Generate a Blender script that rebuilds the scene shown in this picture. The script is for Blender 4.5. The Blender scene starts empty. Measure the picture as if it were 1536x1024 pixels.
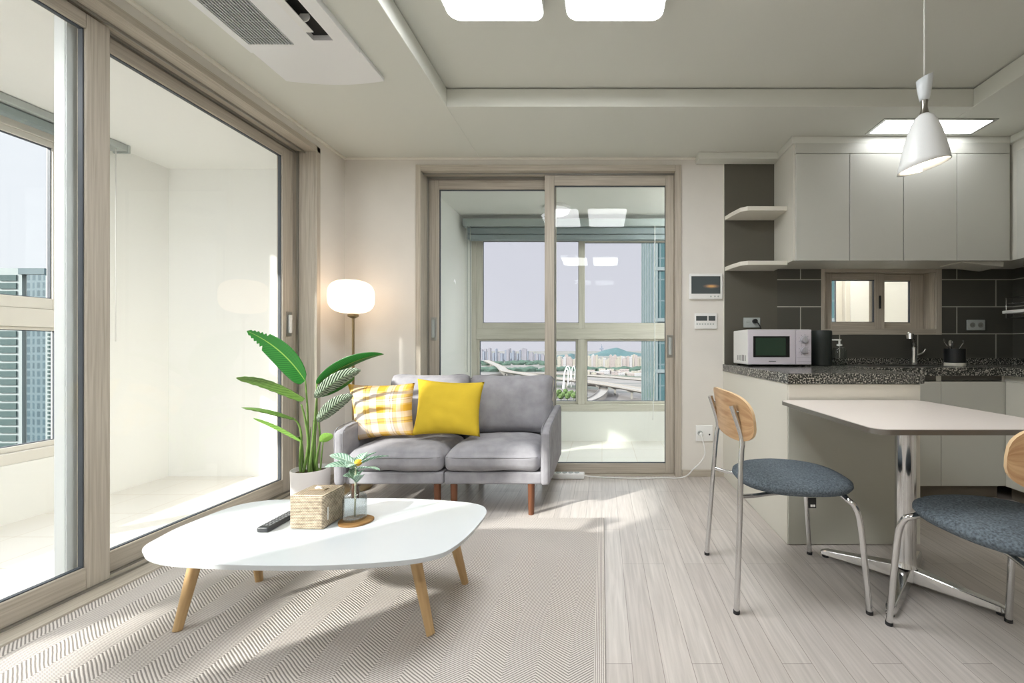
import bpy, bmesh, math, random
from mathutils import Vector, Matrix, noise
random.seed(7)
C = bpy.context.scene.collection
F = 617.0; CX = 903.0; CY = 520.0; H = 0.97      # focal length in px, optical axis, eye height
def at(px, py, Y):                                # a point at depth Y metres
    return Vector(((px-CX)*Y/F, Y, H+(CY-py)*Y/F))
def on(px, py, z):                                # a point on the horizontal plane z
    Y = (H-z)*F/(py-CY); return Vector(((px-CX)*Y/F, Y, z))
def lin(c):
    c = c/255.0
    return c/12.92 if c <= .04045 else ((c+.055)/1.055)**2.4
def rgb(r, g, b): return (lin(r), lin(g), lin(b), 1)

# ------------------------------------------------------------------ materials
def newmat(name):
    m = bpy.data.materials.new(name); m.use_nodes = True
    nt = m.node_tree; b = nt.nodes['Principled BSDF']
    return m, nt, b
def node(nt, t, **kw):
    n = nt.nodes.new(t)
    for k, v in kw.items(): setattr(n, k, v)
    return n
def ramp(nt, stops, interp='LINEAR'):
    r = node(nt, 'ShaderNodeValToRGB'); cr = r.color_ramp; cr.interpolation = interp
    while len(cr.elements) < len(stops): cr.elements.new(.5)
    for e, (p, c) in zip(cr.elements, stops): e.position = p; e.color = c
    return r
def coords(nt, kind='Object', scale=(1, 1, 1), rot=(0, 0, 0)):
    tc = node(nt, 'ShaderNodeTexCoord'); mp = node(nt, 'ShaderNodeMapping')
    mp.inputs['Scale'].default_value = scale; mp.inputs['Rotation'].default_value = rot
    nt.links.new(tc.outputs[kind], mp.inputs['Vector']); return mp.outputs['Vector']
def mat(name, col, rough=.5, metal=0, var=0, vscale=8, bump=0, bscale=200, coat=0, trans=0, ior=1.45, kind='Object', stretch=(1, 1, 1), spec=.5):
    m, nt, b = newmat(name)
    b.inputs['Base Color'].default_value = rgb(*col); b.inputs['Roughness'].default_value = rough
    b.inputs['Metallic'].default_value = metal; b.inputs['Coat Weight'].default_value = coat
    b.inputs['Transmission Weight'].default_value = trans; b.inputs['IOR'].default_value = ior
    b.inputs['Specular IOR Level'].default_value = spec
    if var:
        n = node(nt, 'ShaderNodeTexNoise'); n.inputs['Scale'].default_value = vscale; n.inputs['Detail'].default_value = 5
        nt.links.new(coords(nt, kind, stretch), n.inputs['Vector'])
        lo = [max(0, c*(1-var)) for c in col]; hi = [min(255, c*(1+var)) for c in col]
        r = ramp(nt, [(.3, rgb(*lo)), (.7, rgb(*hi))]); nt.links.new(n.outputs['Fac'], r.inputs['Fac'])
        nt.links.new(r.outputs['Color'], b.inputs['Base Color'])
    if bump:
        n2 = node(nt, 'ShaderNodeTexNoise'); n2.inputs['Scale'].default_value = bscale; n2.inputs['Detail'].default_value = 3
        nt.links.new(coords(nt, kind, stretch), n2.inputs['Vector'])
        bp = node(nt, 'ShaderNodeBump'); bp.inputs['Strength'].default_value = bump; bp.inputs['Distance'].default_value = .002
        nt.links.new(n2.outputs['Fac'], bp.inputs['Height']); nt.links.new(bp.outputs['Normal'], b.inputs['Normal'])
    return m
def wood(name, c1, c2, rough=.5, su=3, sv=70, spec=.4):
    m, nt, b = newmat(name)
    n = node(nt, 'ShaderNodeTexNoise'); n.inputs['Scale'].default_value = 1; n.inputs['Detail'].default_value = 6; n.inputs['Distortion'].default_value = .4
    nt.links.new(coords(nt, 'UV', (su, sv, 1)), n.inputs['Vector'])
    r = ramp(nt, [(.32, rgb(*c1)), (.66, rgb(*c2))]); nt.links.new(n.outputs['Fac'], r.inputs['Fac'])
    nt.links.new(r.outputs['Color'], b.inputs['Base Color']); b.inputs['Roughness'].default_value = rough
    b.inputs['Specular IOR Level'].default_value = spec
    bp = node(nt, 'ShaderNodeBump'); bp.inputs['Strength'].default_value = .06; bp.inputs['Distance'].default_value = .001
    nt.links.new(n.outputs['Fac'], bp.inputs['Height']); nt.links.new(bp.outputs['Normal'], b.inputs['Normal'])
    return m
def emit(name, col, s):
    m = bpy.data.materials.new(name); m.use_nodes = True; nt = m.node_tree; nt.nodes.clear()
    e = node(nt, 'ShaderNodeEmission'); e.inputs['Color'].default_value = (*col, 1); e.inputs['Strength'].default_value = s
    o = node(nt, 'ShaderNodeOutputMaterial'); nt.links.new(e.outputs[0], o.inputs[0]); return m
def pane(name, tint=(.97, .98, .975), ior=1.45):
    m = bpy.data.materials.new(name); m.use_nodes = True; nt = m.node_tree; nt.nodes.clear()
    t = node(nt, 'ShaderNodeBsdfTransparent'); t.inputs['Color'].default_value = (*tint, 1)
    g = node(nt, 'ShaderNodeBsdfGlossy'); g.inputs['Roughness'].default_value = .0
    fr = node(nt, 'ShaderNodeFresnel'); fr.inputs['IOR'].default_value = ior
    geo = node(nt, 'ShaderNodeNewGeometry')
    inv = node(nt, 'ShaderNodeMath', operation='SUBTRACT'); inv.inputs[0].default_value = 1
    mul = node(nt, 'ShaderNodeMath', operation='MULTIPLY')
    nt.links.new(geo.outputs['Backfacing'], inv.inputs[1]); nt.links.new(inv.outputs[0], mul.inputs[0]); nt.links.new(fr.outputs[0], mul.inputs[1])
    mx = node(nt, 'ShaderNodeMixShader'); nt.links.new(mul.outputs[0], mx.inputs[0]); nt.links.new(t.outputs[0], mx.inputs[1]); nt.links.new(g.outputs[0], mx.inputs[2])
    o = node(nt, 'ShaderNodeOutputMaterial'); nt.links.new(mx.outputs[0], o.inputs[0]); return m

WALL = mat('wallpaper', (224, 220, 213), .85, var=.015, vscale=3, bump=.15, bscale=260)
CEIL = mat('ceiling paper', (220, 221, 213), .85, bump=.08, bscale=180)
CORNICE = mat('cornice', (238, 235, 225), .6)
BALC = mat('balcony paint', (242, 242, 239), .7)
FRAMEW = wood('grey oak film', (172, 163, 149), (196, 188, 175), .5, 3, 120)
WINFR = mat('window upvc', (224, 220, 212), .45)
FRAMEG = wood('grey wood film light', (196, 192, 180), (212, 208, 198), .5, 3, 50)
PANE = pane('pane'); PANEW = pane('window pane', (.975, .98, .98), 1.22)
PANE2 = pane('tinted pane', (.95, .97, .955))
SEAL = mat('seal', (70, 76, 84), .5)
CHROME = mat('chrome', (214, 214, 214), .12, 1)
SATIN = mat('satin metal', (176, 176, 172), .32, 1)
STEEL = mat('steel', (150, 150, 148), .3, 1)
WHITEP = mat('white plastic', (236, 236, 234), .35)
WHITEG = mat('white lacquer', (208, 213, 216), .28)
OFFWH = mat('off white panel', (224, 220, 209), .4)
GREYP = mat('grey plastic', (178, 184, 182), .45)
BLACK = mat('black plastic', (26, 27, 28), .4)
RUBBER = mat('rubber', (40, 40, 42), .7)
LED = emit('led diffuser', (.97, .985, 1.0), 15.0)
CAB = mat('cabinet door', (196, 196, 188), .34)
CABSIDE = mat('cabinet side', (214, 212, 202), .45)
PENIN = mat('peninsula panel', (217, 214, 203), .5)
DARKP = mat('dark panel', (92, 89, 80), .45)
def granite():
    m, nt, b = newmat('granite')
    v = coords(nt); n = node(nt, 'ShaderNodeTexNoise'); n.inputs['Scale'].default_value = 130; n.inputs['Detail'].default_value = 2
    nt.links.new(v, n.inputs['Vector'])
    r = ramp(nt, [(0, rgb(38, 40, 38)), (.46, rgb(74, 76, 72)), (.53, rgb(120, 118, 112)), (.60, rgb(188, 184, 174))], 'CONSTANT')
    nt.links.new(n.outputs['Fac'], r.inputs['Fac']); nt.links.new(r.outputs['Color'], b.inputs['Base Color'])
    b.inputs['Roughness'].default_value = .18; return m
GRANITE = granite()
def tile():
    m, nt, b = newmat('wall tiles')
    tc = node(nt, 'ShaderNodeTexCoord'); sp = node(nt, 'ShaderNodeSeparateXYZ'); cb = node(nt, 'ShaderNodeCombineXYZ')
    nt.links.new(tc.outputs['Object'], sp.inputs[0])
    ad = node(nt, 'ShaderNodeMath', operation='ADD'); ad.inputs[1].default_value = .0
    sx = node(nt, 'ShaderNodeMath', operation='ADD')
    nt.links.new(sp.outputs['X'], sx.inputs[0]); nt.links.new(sp.outputs['Y'], sx.inputs[1])
    nt.links.new(sx.outputs[0], cb.inputs['X']); nt.links.new(sp.outputs['Z'], ad.inputs[0]); nt.links.new(ad.outputs[0], cb.inputs['Y'])
    mp = node(nt, 'ShaderNodeMapping'); mp.inputs['Location'].default_value = (-.31-3.085, -.055, 0)
    nt.links.new(cb.outputs[0], mp.inputs[0])
    br = node(nt, 'ShaderNodeTexBrick'); br.offset = .5; br.inputs['Scale'].default_value = 1
    br.inputs['Brick Width'].default_value = .585; br.inputs['Row Height'].default_value = .2025
    br.inputs['Mortar Size'].default_value = .0035; br.inputs['Mortar Smooth'].default_value = 0
    br.inputs['Color1'].default_value = rgb(84, 83, 76); br.inputs['Color2'].default_value = rgb(78, 77, 71); br.inputs['Mortar'].default_value = rgb(190, 188, 178)
    nt.links.new(mp.outputs[0], br.inputs['Vector']); nt.links.new(br.outputs['Color'], b.inputs['Base Color'])
    b.inputs['Roughness'].default_value = .4; return m
TILE = tile()
def planks():
    m, nt, b = newmat('floor planks')
    v = coords(nt, 'Object', (1, 1, 1), (0, 0, math.pi/2))
    br = node(nt, 'ShaderNodeTexBrick'); br.offset = .37; br.offset_frequency = 3; br.inputs['Scale'].default_value = 1
    br.inputs['Brick Width'].default_value = .92; br.inputs['Row Height'].default_value = .092
    br.inputs['Mortar Size'].default_value = .0011; br.inputs['Mortar Smooth'].default_value = .1
    br.inputs['Color1'].default_value = rgb(206, 200, 195); br.inputs['Color2'].default_value = rgb(196, 189, 184); br.inputs['Mortar'].default_value = rgb(150, 142, 136)
    nt.links.new(v, br.inputs['Vector'])
    n = node(nt, 'ShaderNodeTexNoise'); n.inputs['Scale'].default_value = 1; n.inputs['Detail'].default_value = 6; n.inputs['Distortion'].default_value = .6
    nt.links.new(coords(nt, 'Object', (75, 3.5, 1)), n.inputs['Vector'])
    r = ramp(nt, [(.3, (.82, .81, .80, 1)), (.7, (1.08, 1.07, 1.06, 1))]); nt.links.new(n.outputs['Fac'], r.inputs['Fac'])
    mx = node(nt, 'ShaderNodeMix', data_type='RGBA', blend_type='MULTIPLY'); mx.inputs[0].default_value = 1
    nt.links.new(br.outputs['Color'], mx.inputs[6]); nt.links.new(r.outputs['Color'], mx.inputs[7])
    nt.links.new(mx.outputs[2], b.inputs['Base Color']); b.inputs['Roughness'].default_value = .33
    bp = node(nt, 'ShaderNodeBump'); bp.inputs['Strength'].default_value = .12; bp.inputs['Distance'].default_value = .001
    nt.links.new(n.outputs['Fac'], bp.inputs['Height']); nt.links.new(bp.outputs['Normal'], b.inputs['Normal'])
    return m
PLANKS = planks()
def tiles_floor():
    m, nt, b = newmat('balcony tiles')
    br = node(nt, 'ShaderNodeTexBrick'); br.offset = 0; br.inputs['Scale'].default_value = 1
    br.inputs['Brick Width'].default_value = .3; br.inputs['Row Height'].default_value = .3; br.inputs['Mortar Size'].default_value = .002
    br.inputs['Color1'].default_value = rgb(230, 227, 221); br.inputs['Color2'].default_value = rgb(226, 222, 215); br.inputs['Mortar'].default_value = rgb(208, 198, 184)
    nt.links.new(coords(nt), br.inputs['Vector']); nt.links.new(br.outputs['Color'], b.inputs['Base Color']); b.inputs['Roughness'].default_value = .4
    return m
BTILES = tiles_floor()
def rug_mat():
    m, nt, b = newmat('rug weave')
    def M(op, a, bb=None):
        n = node(nt, 'ShaderNodeMath', operation=op)
        for i, x in enumerate((a, bb)):
            if x is None: continue
            if isinstance(x, (int, float)): n.inputs[i].default_value = x
            else: nt.links.new(x, n.inputs[i])
        return n.outputs[0]
    tc = node(nt, 'ShaderNodeTexCoord'); nz = node(nt, 'ShaderNodeTexNoise'); nz.inputs['Scale'].default_value = 9
    nt.links.new(tc.outputs['Object'], nz.inputs['Vector'])
    wob = M('MULTIPLY', M('SUBTRACT', nz.outputs['Fac'], .5), .006)
    sp = node(nt, 'ShaderNodeSeparateXYZ'); nt.links.new(tc.outputs['Object'], sp.inputs[0])
    x = M('ADD', sp.outputs['X'], wob); y = M('ADD', sp.outputs['Y'], wob)
    tri = M('PINGPONG', x, .098)
    ph = M('MULTIPLY', M('ADD', M('MULTIPLY', tri, .72), y), 2*math.pi/.0098)
    s = M('ADD', M('MULTIPLY', M('SINE', ph), .5), .5)
    ed = M('GREATER_THAN', M('ABSOLUTE', M('ADD', sp.outputs['X'], .98)), .955)
    rows = M('ADD', M('MULTIPLY', M('SINE', M('MULTIPLY', sp.outputs['X'], 2*math.pi/.006)), .25), .5)
    sel = node(nt, 'ShaderNodeMix'); nt.links.new(ed, sel.inputs[0]); nt.links.new(s, sel.inputs[2]); nt.links.new(rows, sel.inputs[3])
    r = ramp(nt, [(.22, rgb(146, 140, 135)), (.62, rgb(220, 213, 207))]); nt.links.new(sel.outputs[0], r.inputs['Fac'])
    f = node(nt, 'ShaderNodeTexNoise'); f.inputs['Scale'].default_value = 420; nt.links.new(tc.outputs['Object'], f.inputs['Vector'])
    r2 = ramp(nt, [(.3, (.86, .86, .86, 1)), (.7, (1.06, 1.06, 1.06, 1))]); nt.links.new(f.outputs['Fac'], r2.inputs['Fac'])
    mx = node(nt, 'ShaderNodeMix', data_type='RGBA', blend_type='MULTIPLY'); mx.inputs[0].default_value = 1
    nt.links.new(r.outputs['Color'], mx.inputs[6]); nt.links.new(r2.outputs['Color'], mx.inputs[7])
    nt.links.new(mx.outputs[2], b.inputs['Base Color']); b.inputs['Roughness'].default_value = .95; b.inputs['Specular IOR Level'].default_value = .1
    bp = node(nt, 'ShaderNodeBump'); bp.inputs['Strength'].default_value = .5; bp.inputs['Distance'].default_value = .002
    nt.links.new(s, bp.inputs['Height']); nt.links.new(bp.outputs['Normal'], b.inputs['Normal'])
    return m
RUG = rug_mat()
SOFA = mat('sofa fabric', (156, 155, 160), .95, var=.06, vscale=14, bump=.5, bscale=420, spec=.15)
PIPING = mat('sofa piping', (140, 139, 143), .9, spec=.1)
YELLOW = mat('yellow fabric', (212, 182, 58), .9, var=.03, vscale=6, bump=.3, bscale=350, spec=.15)
def plaid():
    m, nt, b = newmat('plaid')
    tc = node(nt, 'ShaderNodeTexCoord'); sp = node(nt, 'ShaderNodeSeparateXYZ'); nt.links.new(tc.outputs['UV'], sp.inputs[0])
    W = rgb(218, 206, 198); Yl = rgb(206, 160, 58); G = rgb(120, 94, 84); L = rgb(214, 182, 118)
    stops = [(0, Yl), (.05, L), (.10, W), (.26, L), (.29, G), (.305, L), (.34, Yl), (.345, L), (.36, G), (.37, W), (.48, Yl), (.60, L), (.63, W), (.70, G), (.71, W), (.74, G), (.75, L), (.80, W), (.86, L), (.90, Yl)]
    outs = []
    for k, ax in enumerate(('X', 'Y')):
        r = ramp(nt, stops if k == 0 else [(min(.999, p), c) for p, c in stops], 'CONSTANT'); nt.links.new(sp.outputs[ax], r.inputs['Fac']); outs.append(r)
    mx = node(nt, 'ShaderNodeMix', data_type='RGBA', blend_type='MULTIPLY'); mx.inputs[0].default_value = .8
    mx2 = node(nt, 'ShaderNodeMix', data_type='RGBA'); mx2.inputs[0].default_value = .5
    nt.links.new(outs[0].outputs['Color'], mx2.inputs[6]); nt.links.new(outs[1].outputs['Color'], mx2.inputs[7])
    nt.links.new(mx2.outputs[2], b.inputs['Base Color']); b.inputs['Roughness'].default_value = .95; b.inputs['Specular IOR Level'].default_value = .1
    return m
PLAID = plaid()
SEAT = mat('seat wool', (96, 105, 112), .95, var=.22, vscale=160, bump=.5, bscale=300, spec=.1)
PLY = wood('oak ply', (176, 134, 94), (208, 172, 130), .42, 6, 60)
PLYEDGE = wood('ply edge', (208, 176, 134), (230, 204, 166), .5, 3, 200)
LEGW = wood('beech leg', (184, 150, 104), (208, 176, 130), .45, 5, 40)
WALNUT = wood('walnut leg', (92, 56, 38), (118, 76, 52), .4, 5, 60)
TTOP = mat('dining laminate', (236, 228, 223), .3)
TEDGE = mat('dining edge', (128, 124, 118), .3, .6)
POT = mat('pot ceramic', (236, 232, 230), .5)
SOIL = mat('soil', (86, 72, 58), .95, bump=.6, bscale=80)
def leafmat(name, c1, c2, n=26, w=.5, tr=.35, vein=(150, 190, 90)):
    m = bpy.data.materials.new(name); m.use_nodes = True; nt = m.node_tree; b = nt.nodes['Principled BSDF']; out = nt.nodes['Material Output']
    tc = node(nt, 'ShaderNodeTexCoord'); sp = node(nt, 'ShaderNodeSeparateXYZ'); nt.links.new(tc.outputs['UV'], sp.inputs[0])
    ab = node(nt, 'ShaderNodeMath', operation='ABSOLUTE'); nt.links.new(sp.outputs['X'], ab.inputs[0])
    sc = node(nt, 'ShaderNodeMath', operation='MULTIPLY'); sc.inputs[1].default_value = -.22; nt.links.new(ab.outputs[0], sc.inputs[0])
    ad = node(nt, 'ShaderNodeMath', operation='ADD'); nt.links.new(sc.outputs[0], ad.inputs[0]); nt.links.new(sp.outputs['Y'], ad.inputs[1])
    mu = node(nt, 'ShaderNodeMath', operation='MULTIPLY'); mu.inputs[1].default_value = 2*math.pi*n; nt.links.new(ad.outputs[0], mu.inputs[0])
    si = node(nt, 'ShaderNodeMath', operation='SINE'); nt.links.new(mu.outputs[0], si.inputs[0])
    r = ramp(nt, [(.5-w*.5, rgb(*c1)), (.5+w*.5, rgb(*c2))]);
    h = node(nt, 'ShaderNodeMath', operation='MULTIPLY_ADD'); h.inputs[1].default_value = .5; h.inputs[2].default_value = .5
    nt.links.new(si.outputs[0], h.inputs[0]); nt.links.new(h.outputs[0], r.inputs['Fac'])
    rib = node(nt, 'ShaderNodeMath', operation='LESS_THAN'); rib.inputs[1].default_value = .05; nt.links.new(ab.outputs[0], rib.inputs[0])
    mx = node(nt, 'ShaderNodeMix', data_type='RGBA'); nt.links.new(rib.outputs[0], mx.inputs[0]); nt.links.new(r.outputs['Color'], mx.inputs[6]); mx.inputs[7].default_value = rgb(*vein)
    nt.links.new(mx.outputs[2], b.inputs['Base Color']); b.inputs['Roughness'].default_value = .38
    t = node(nt, 'ShaderNodeBsdfTranslucent'); nt.links.new(mx.outputs[2], t.inputs['Color'])
    ms = node(nt, 'ShaderNodeMixShader'); ms.inputs[0].default_value = tr
    nt.links.new(b.outputs[0], ms.inputs[1]); nt.links.new(t.outputs[0], ms.inputs[2]); nt.links.new(ms.outputs[0], out.inputs[0])
    return m
LEAF = leafmat('leaf', (36, 112, 42), (54, 138, 54), 26)
LEAFP = leafmat('pale ribbed leaf', (96, 142, 58), (140, 178, 92), 22, .8)
LEAFZ = leafmat('sun-banded leaf', (34, 52, 36), (190, 208, 184), 13, .16, .25, (120, 150, 110))  # sun and shade on the ribs painted as pale and dark bands
LEAFY = leafmat('young leaf', (130, 184, 74), (164, 208, 104), 10)
STEM = mat('stem', (104, 134, 66), .5, var=.15, vscale=12)
SUCC = leafmat('sage leaf', (104, 146, 122), (188, 212, 194), 9, .6, .2, (214, 226, 208))

# ------------------------------------------------------------------ mesh builder
class MB:
    def __init__(s): s.bm = bmesh.new(); s.uv = s.bm.loops.layers.uv.new('UVMap')
    def box(s, x0, x1, y0, y1, z0, z1, rot=None, piv=None):
        d = (abs(x1-x0), abs(y1-y0), abs(z1-z0)); L = d.index(max(d)); o = [i for i in range(3) if i != L]
        off = random.random()*7
        vs = [s.bm.verts.new((x, y, z)) for x in (x0, x1) for y in (y0, y1) for z in (z0, z1)]
        fs = []
        for q in ((0, 1, 3, 2), (4, 6, 7, 5), (0, 4, 5, 1), (2, 3, 7, 6), (0, 2, 6, 4), (1, 5, 7, 3)):
            f = s.bm.faces.new([vs[i] for i in q]); fs.append(f)
            for l in f.loops: c = l.vert.co; l[s.uv].uv = (c[L]+off, c[o[0]]+c[o[1]]+off)
        bmesh.ops.recalc_face_normals(s.bm, faces=fs)
        if rot is not None:
            bmesh.ops.transform(s.bm, matrix=Matrix.Translation(piv) @ rot @ Matrix.Translation(-Vector(piv)), verts=vs)
        return vs
    def grid(s, rows, close_u=False, close_v=False, uvf=None):
        nr = len(rows); nc = len(rows[0]); V = [[s.bm.verts.new(p) for p in r] for r in rows]; fs = []
        for i in range(nr if close_v else nr-1):
            for j in range(nc if close_u else nc-1):
                a = (V[i][j], V[i][(j+1) % nc], V[(i+1) % nr][(j+1) % nc], V[(i+1) % nr][j])
                try: f = s.bm.faces.new(a)
                except ValueError: continue
                fs.append(f)
                ij = ((i, j), (i, j+1), (i+1, j+1), (i+1, j))
                for l, (a_, b_) in zip(f.loops, ij): l[s.uv].uv = uvf(a_, b_) if uvf else (a_/max(1, nr-1), b_/max(1, nc-1))
        return V, fs
    def cap(s, ring, flip=False):
        f = s.bm.faces.new(ring[::-1] if flip else ring)
        for l in f.loops: l[s.uv].uv = (l.vert.co.x, l.vert.co.y)
    def tube(s, pts, r, seg=14, radii=None, closed=False, smoothpath=0):
        pts = [Vector(p) for p in pts]
        if smoothpath: pts = spline(pts, smoothpath, closed)
        n = len(pts); R = radii or [r]*n
        if radii and len(radii) != n: R = [radii[min(len(radii)-1, int(i*(len(radii)-1)/(n-1)))] + 0 for i in range(n)]
        rows = []; up = None; dist = 0
        ds = [0]
        for i in range(1, n): dist += (pts[i]-pts[i-1]).length; ds.append(dist)
        for i in range(n):
            a = pts[(i-1) % n] if (closed or i) else pts[0]; b = pts[(i+1) % n] if (closed or i < n-1) else pts[-1]
            t = (b-a).normalized()
            if up is None: up = t.orthogonal().normalized()
            up = (up-t*up.dot(t)); up = up.normalized() if up.length > 1e-6 else t.orthogonal().normalized()
            w = t.cross(up)
            rows.append([pts[i]+(up*math.cos(2*math.pi*k/seg)+w*math.sin(2*math.pi*k/seg))*R[i] for k in range(seg)])
        V, fs = s.grid(rows, close_u=True, close_v=closed, uvf=lambda i, j: (ds[min(i, n-1)], j/seg*2*math.pi*max(R)))
        if not closed: s.cap(V[0], True); s.cap(V[-1])
        return V
    def lathe(s, prof, cx, cy, seg=32, cap0=True, cap1=True, sx=1, sy=1, M=None):
        rows = []
        for r, z in prof:
            rows.append([Vector((cx+r*sx*math.cos(2*math.pi*k/seg), cy+r*sy*math.sin(2*math.pi*k/seg), z)) for k in range(seg)])
        if M is not None: rows = [[M @ p for p in r] for r in rows]
        V, fs = s.grid(rows, close_u=True, uvf=lambda i, j: (prof[min(i, len(prof)-1)][1], j/seg*2*math.pi*.05))
        if cap0: s.cap(V[0], True)
        if cap1: s.cap(V[-1])
        bmesh.ops.recalc_face_normals(s.bm, faces=s.bm.faces)
        return V
    def prism(s, poly, z0, z1, inset=0):
        c = Vector((sum(p[0] for p in poly)/len(poly), sum(p[1] for p in poly)/len(poly)))
        def P(p, k): d = Vector((p[0], p[1]))-c; return (c.x+d.x*k, c.y+d.y*k)
        lo = [s.bm.verts.new((*P(p, 1-inset), z0)) for p in poly]; hi = [s.bm.verts.new((p[0], p[1], z1)) for p in poly]
        n = len(poly); fs = [s.bm.faces.new(lo[::-1]), s.bm.faces.new(hi)]
        for i in range(n): fs.append(s.bm.faces.new((lo[i], lo[(i+1) % n], hi[(i+1) % n], hi[i])))
        for f in fs:
            for l in f.loops: l[s.uv].uv = (l.vert.co.x, l.vert.co.y+l.vert.co.z)
        bmesh.ops.recalc_face_normals(s.bm, faces=fs)
        return lo+hi
    def rbox(s, c, d, r, n=10, fn=None, rot=None):
        """rounded box centred at c; fn(u,v,w,p) may move a point (u,v,w in -1..1)"""
        c = Vector(c); h = Vector(d)/2; vm = {}; new = []
        def ticks(hh):
            t = [-1, -1+.3*r/hh, -1+.65*r/hh, -1+r/hh]
            m = [(-1+r/hh)+(2-2*r/hh)*k/n for k in range(1, n)]
            return t+m+[-x for x in t[::-1]]
        T = [ticks(x) for x in h]
        def vert(u, v, w):
            k = (round(u, 5), round(v, 5), round(w, 5))
            if k in vm: return vm[k]
            p = Vector((u*h.x, v*h.y, w*h.z))
            q = Vector([max(-h[i]+r, min(h[i]-r, p[i])) for i in range(3)])
            dd = p-q; p = q+(dd.normalized()*r if dd.length > 1e-9 else dd)
            if fn: p = fn(u, v, w, p)
            if rot is not None: p = rot @ p
            vv = s.bm.verts.new(c+p); vm[k] = vv; new.append(vv); return vv
        fs = []
        for ax in range(3):
            a, b = [i for i in range(3) if i != ax]
            for sgn in (-1, 1):
                for i in range(len(T[a])-1):
                    for j in range(len(T[b])-1):
                        q = []
                        for (p_, q_) in ((i, j), (i+1, j), (i+1, j+1), (i, j+1)):
                            t = [0, 0, 0]; t[ax] = sgn; t[a] = T[a][p_]; t[b] = T[b][q_]; q.append(vert(*t))
                        try: f = s.bm.faces.new(q)
                        except ValueError: continue
                        fs.append(f)
                        for l in f.loops: l[s.uv].uv = (l.vert.co.x, l.vert.co.z+l.vert.co.y)
        bmesh.ops.recalc_face_normals(s.bm, faces=fs)
        return new
    def build(s, name, m, parent=None, smooth=False, bevel=0, kind=None, label=None, origin=None, solid=0, sub=0, seg=2):
        me = bpy.data.meshes.new(name); s.bm.to_mesh(me); s.bm.free()
        me.materials.append(m)
        o = bpy.data.objects.new(name, me); C.objects.link(o)
        w = Vector((0, 0, 0)); p = parent
        while p is not None: w += p.location; p = p.parent
        if origin is not None:
            org = Vector(origin)-w; me.transform(Matrix.Translation(-Vector(origin))); o.location = org
        elif w.length: me.transform(Matrix.Translation(-w))
        if parent is not None: o.parent = parent
        if smooth:
            for f in me.polygons: f.use_smooth = True
            if smooth is not True: me.set_sharp_from_angle(angle=math.radians(smooth))
        if solid:
            md = o.modifiers.new('Solidify', 'SOLIDIFY'); md.thickness = solid; md.offset = 0
        if bevel:
            md = o.modifiers.new('Bevel', 'BEVEL'); md.width = bevel; md.segments = seg; md.limit_method = 'ANGLE'; md.angle_limit = math.radians(40)
        if sub:
            md = o.modifiers.new('Subsurf', 'SUBSURF'); md.levels = sub; md.render_levels = sub
        if kind: o['kind'] = kind
        if label: o['label'] = label
        return o
def spline(pts, k=8, closed=False):
    out = []; n = len(pts)
    for i in range(n if closed else n-1):
        p0 = pts[(i-1) % n] if (closed or i > 0) else pts[0]; p1 = pts[i]; p2 = pts[(i+1) % n]
        p3 = pts[(i+2) % n] if (closed or i+2 < n) else pts[-1]
        for j in range(k):
            t = j/k
            out.append(.5*((2*p1)+(p2-p0)*t+(2*p0-5*p1+4*p2-p3)*t*t+(-p0+3*p1-3*p2+p3)*t**3))
    if not closed: out.append(pts[-1].copy())
    return out
def thing(name, label, cat, loc=(0, 0, 0), group=None, kind=None):
    o = bpy.data.objects.new(name, None); o.empty_display_size = .05; C.objects.link(o); o.location = loc
    if kind: o['kind'] = kind
    if label: o['label'] = label
    if cat: o['category'] = cat
    if group: o['group'] = group
    return o
def tag(o, label, cat, group=None, kind=None):
    o['label'] = label; o['category'] = cat
    if group: o['group'] = group
    if kind: o['kind'] = kind
    return o
def struct(name): return thing(name, None, None, kind='structure')
def copy_tree(o, parent=None):
    c = o.copy(); C.objects.link(c)
    if parent is not None: c.parent = parent
    for ch in list(o.children): copy_tree(ch, c)
    return c
def B(*a, **k):
    m = MB(); m.box(*a, **k); return m
def boxes(*L):
    m = MB()
    for b in L: m.box(*b)
    return m

# ------------------------------------------------------------------ room shell
XL, XR, YB, YN = -1.93, 3.08, 3.085, -2.6
boxes((XL-.02, XR, YN, YB, -.12, 0)).build('floor', PLANKS, kind='structure')
OY0, OY1 = .40, 2.768                       # left opening
boxes((-2.16, XL, OY1+.02, YB+.2, 0, 2.7), (-2.16, XL, OY0-.02, OY1+.02, 2.30, 2.7), (-2.16, XL, YN, OY0-.02, 0, 2.7)).build('wall_left', WALL, kind='structure')
# back wall, with the balcony door and kitchen window openings
BX0, BX1 = -1.37, .555
KX0, KX1, KZ0, KZ1 = 1.665, 2.505, 1.09, 1.55
boxes((XL, BX0, YB, YB+.2, 0, 2.7), (BX0, BX1, YB, YB+.2, 2.30, 2.7), (BX1, KX0, YB, YB+.2, 0, 2.7), (KX1, XR+.2, YB, YB+.2, 0, 2.7),
      (KX0, KX1, YB, YB+.2, 0, KZ0), (KX0, KX1, YB, YB+.2, KZ1, 2.7)).build('wall_back', WALL, kind='structure')
boxes((XR, XR+.15, YN, YB, 0, 2.7)).build('wall_right', WALL, kind='structure')
boxes((-2.16, XR+.15, YN-.15, YN, 0, 2.7)).build('wall_front', WALL, kind='structure')
TX0, TX1, TY1, TY0 = -.915, 2.19, 2.424, -2.0
boxes((XL, TX0, YN, YB, 2.385, 2.49), (TX1, XR, YN, YB, 2.385, 2.49), (TX0, TX1, TY1, YB, 2.385, 2.49), (TX0, TX1, YN, TY0, 2.385, 2.49),
      (XL, XR, YN, YB, 2.499, 2.62)).build('ceiling', CEIL, kind='structure', bevel=.003)
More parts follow.
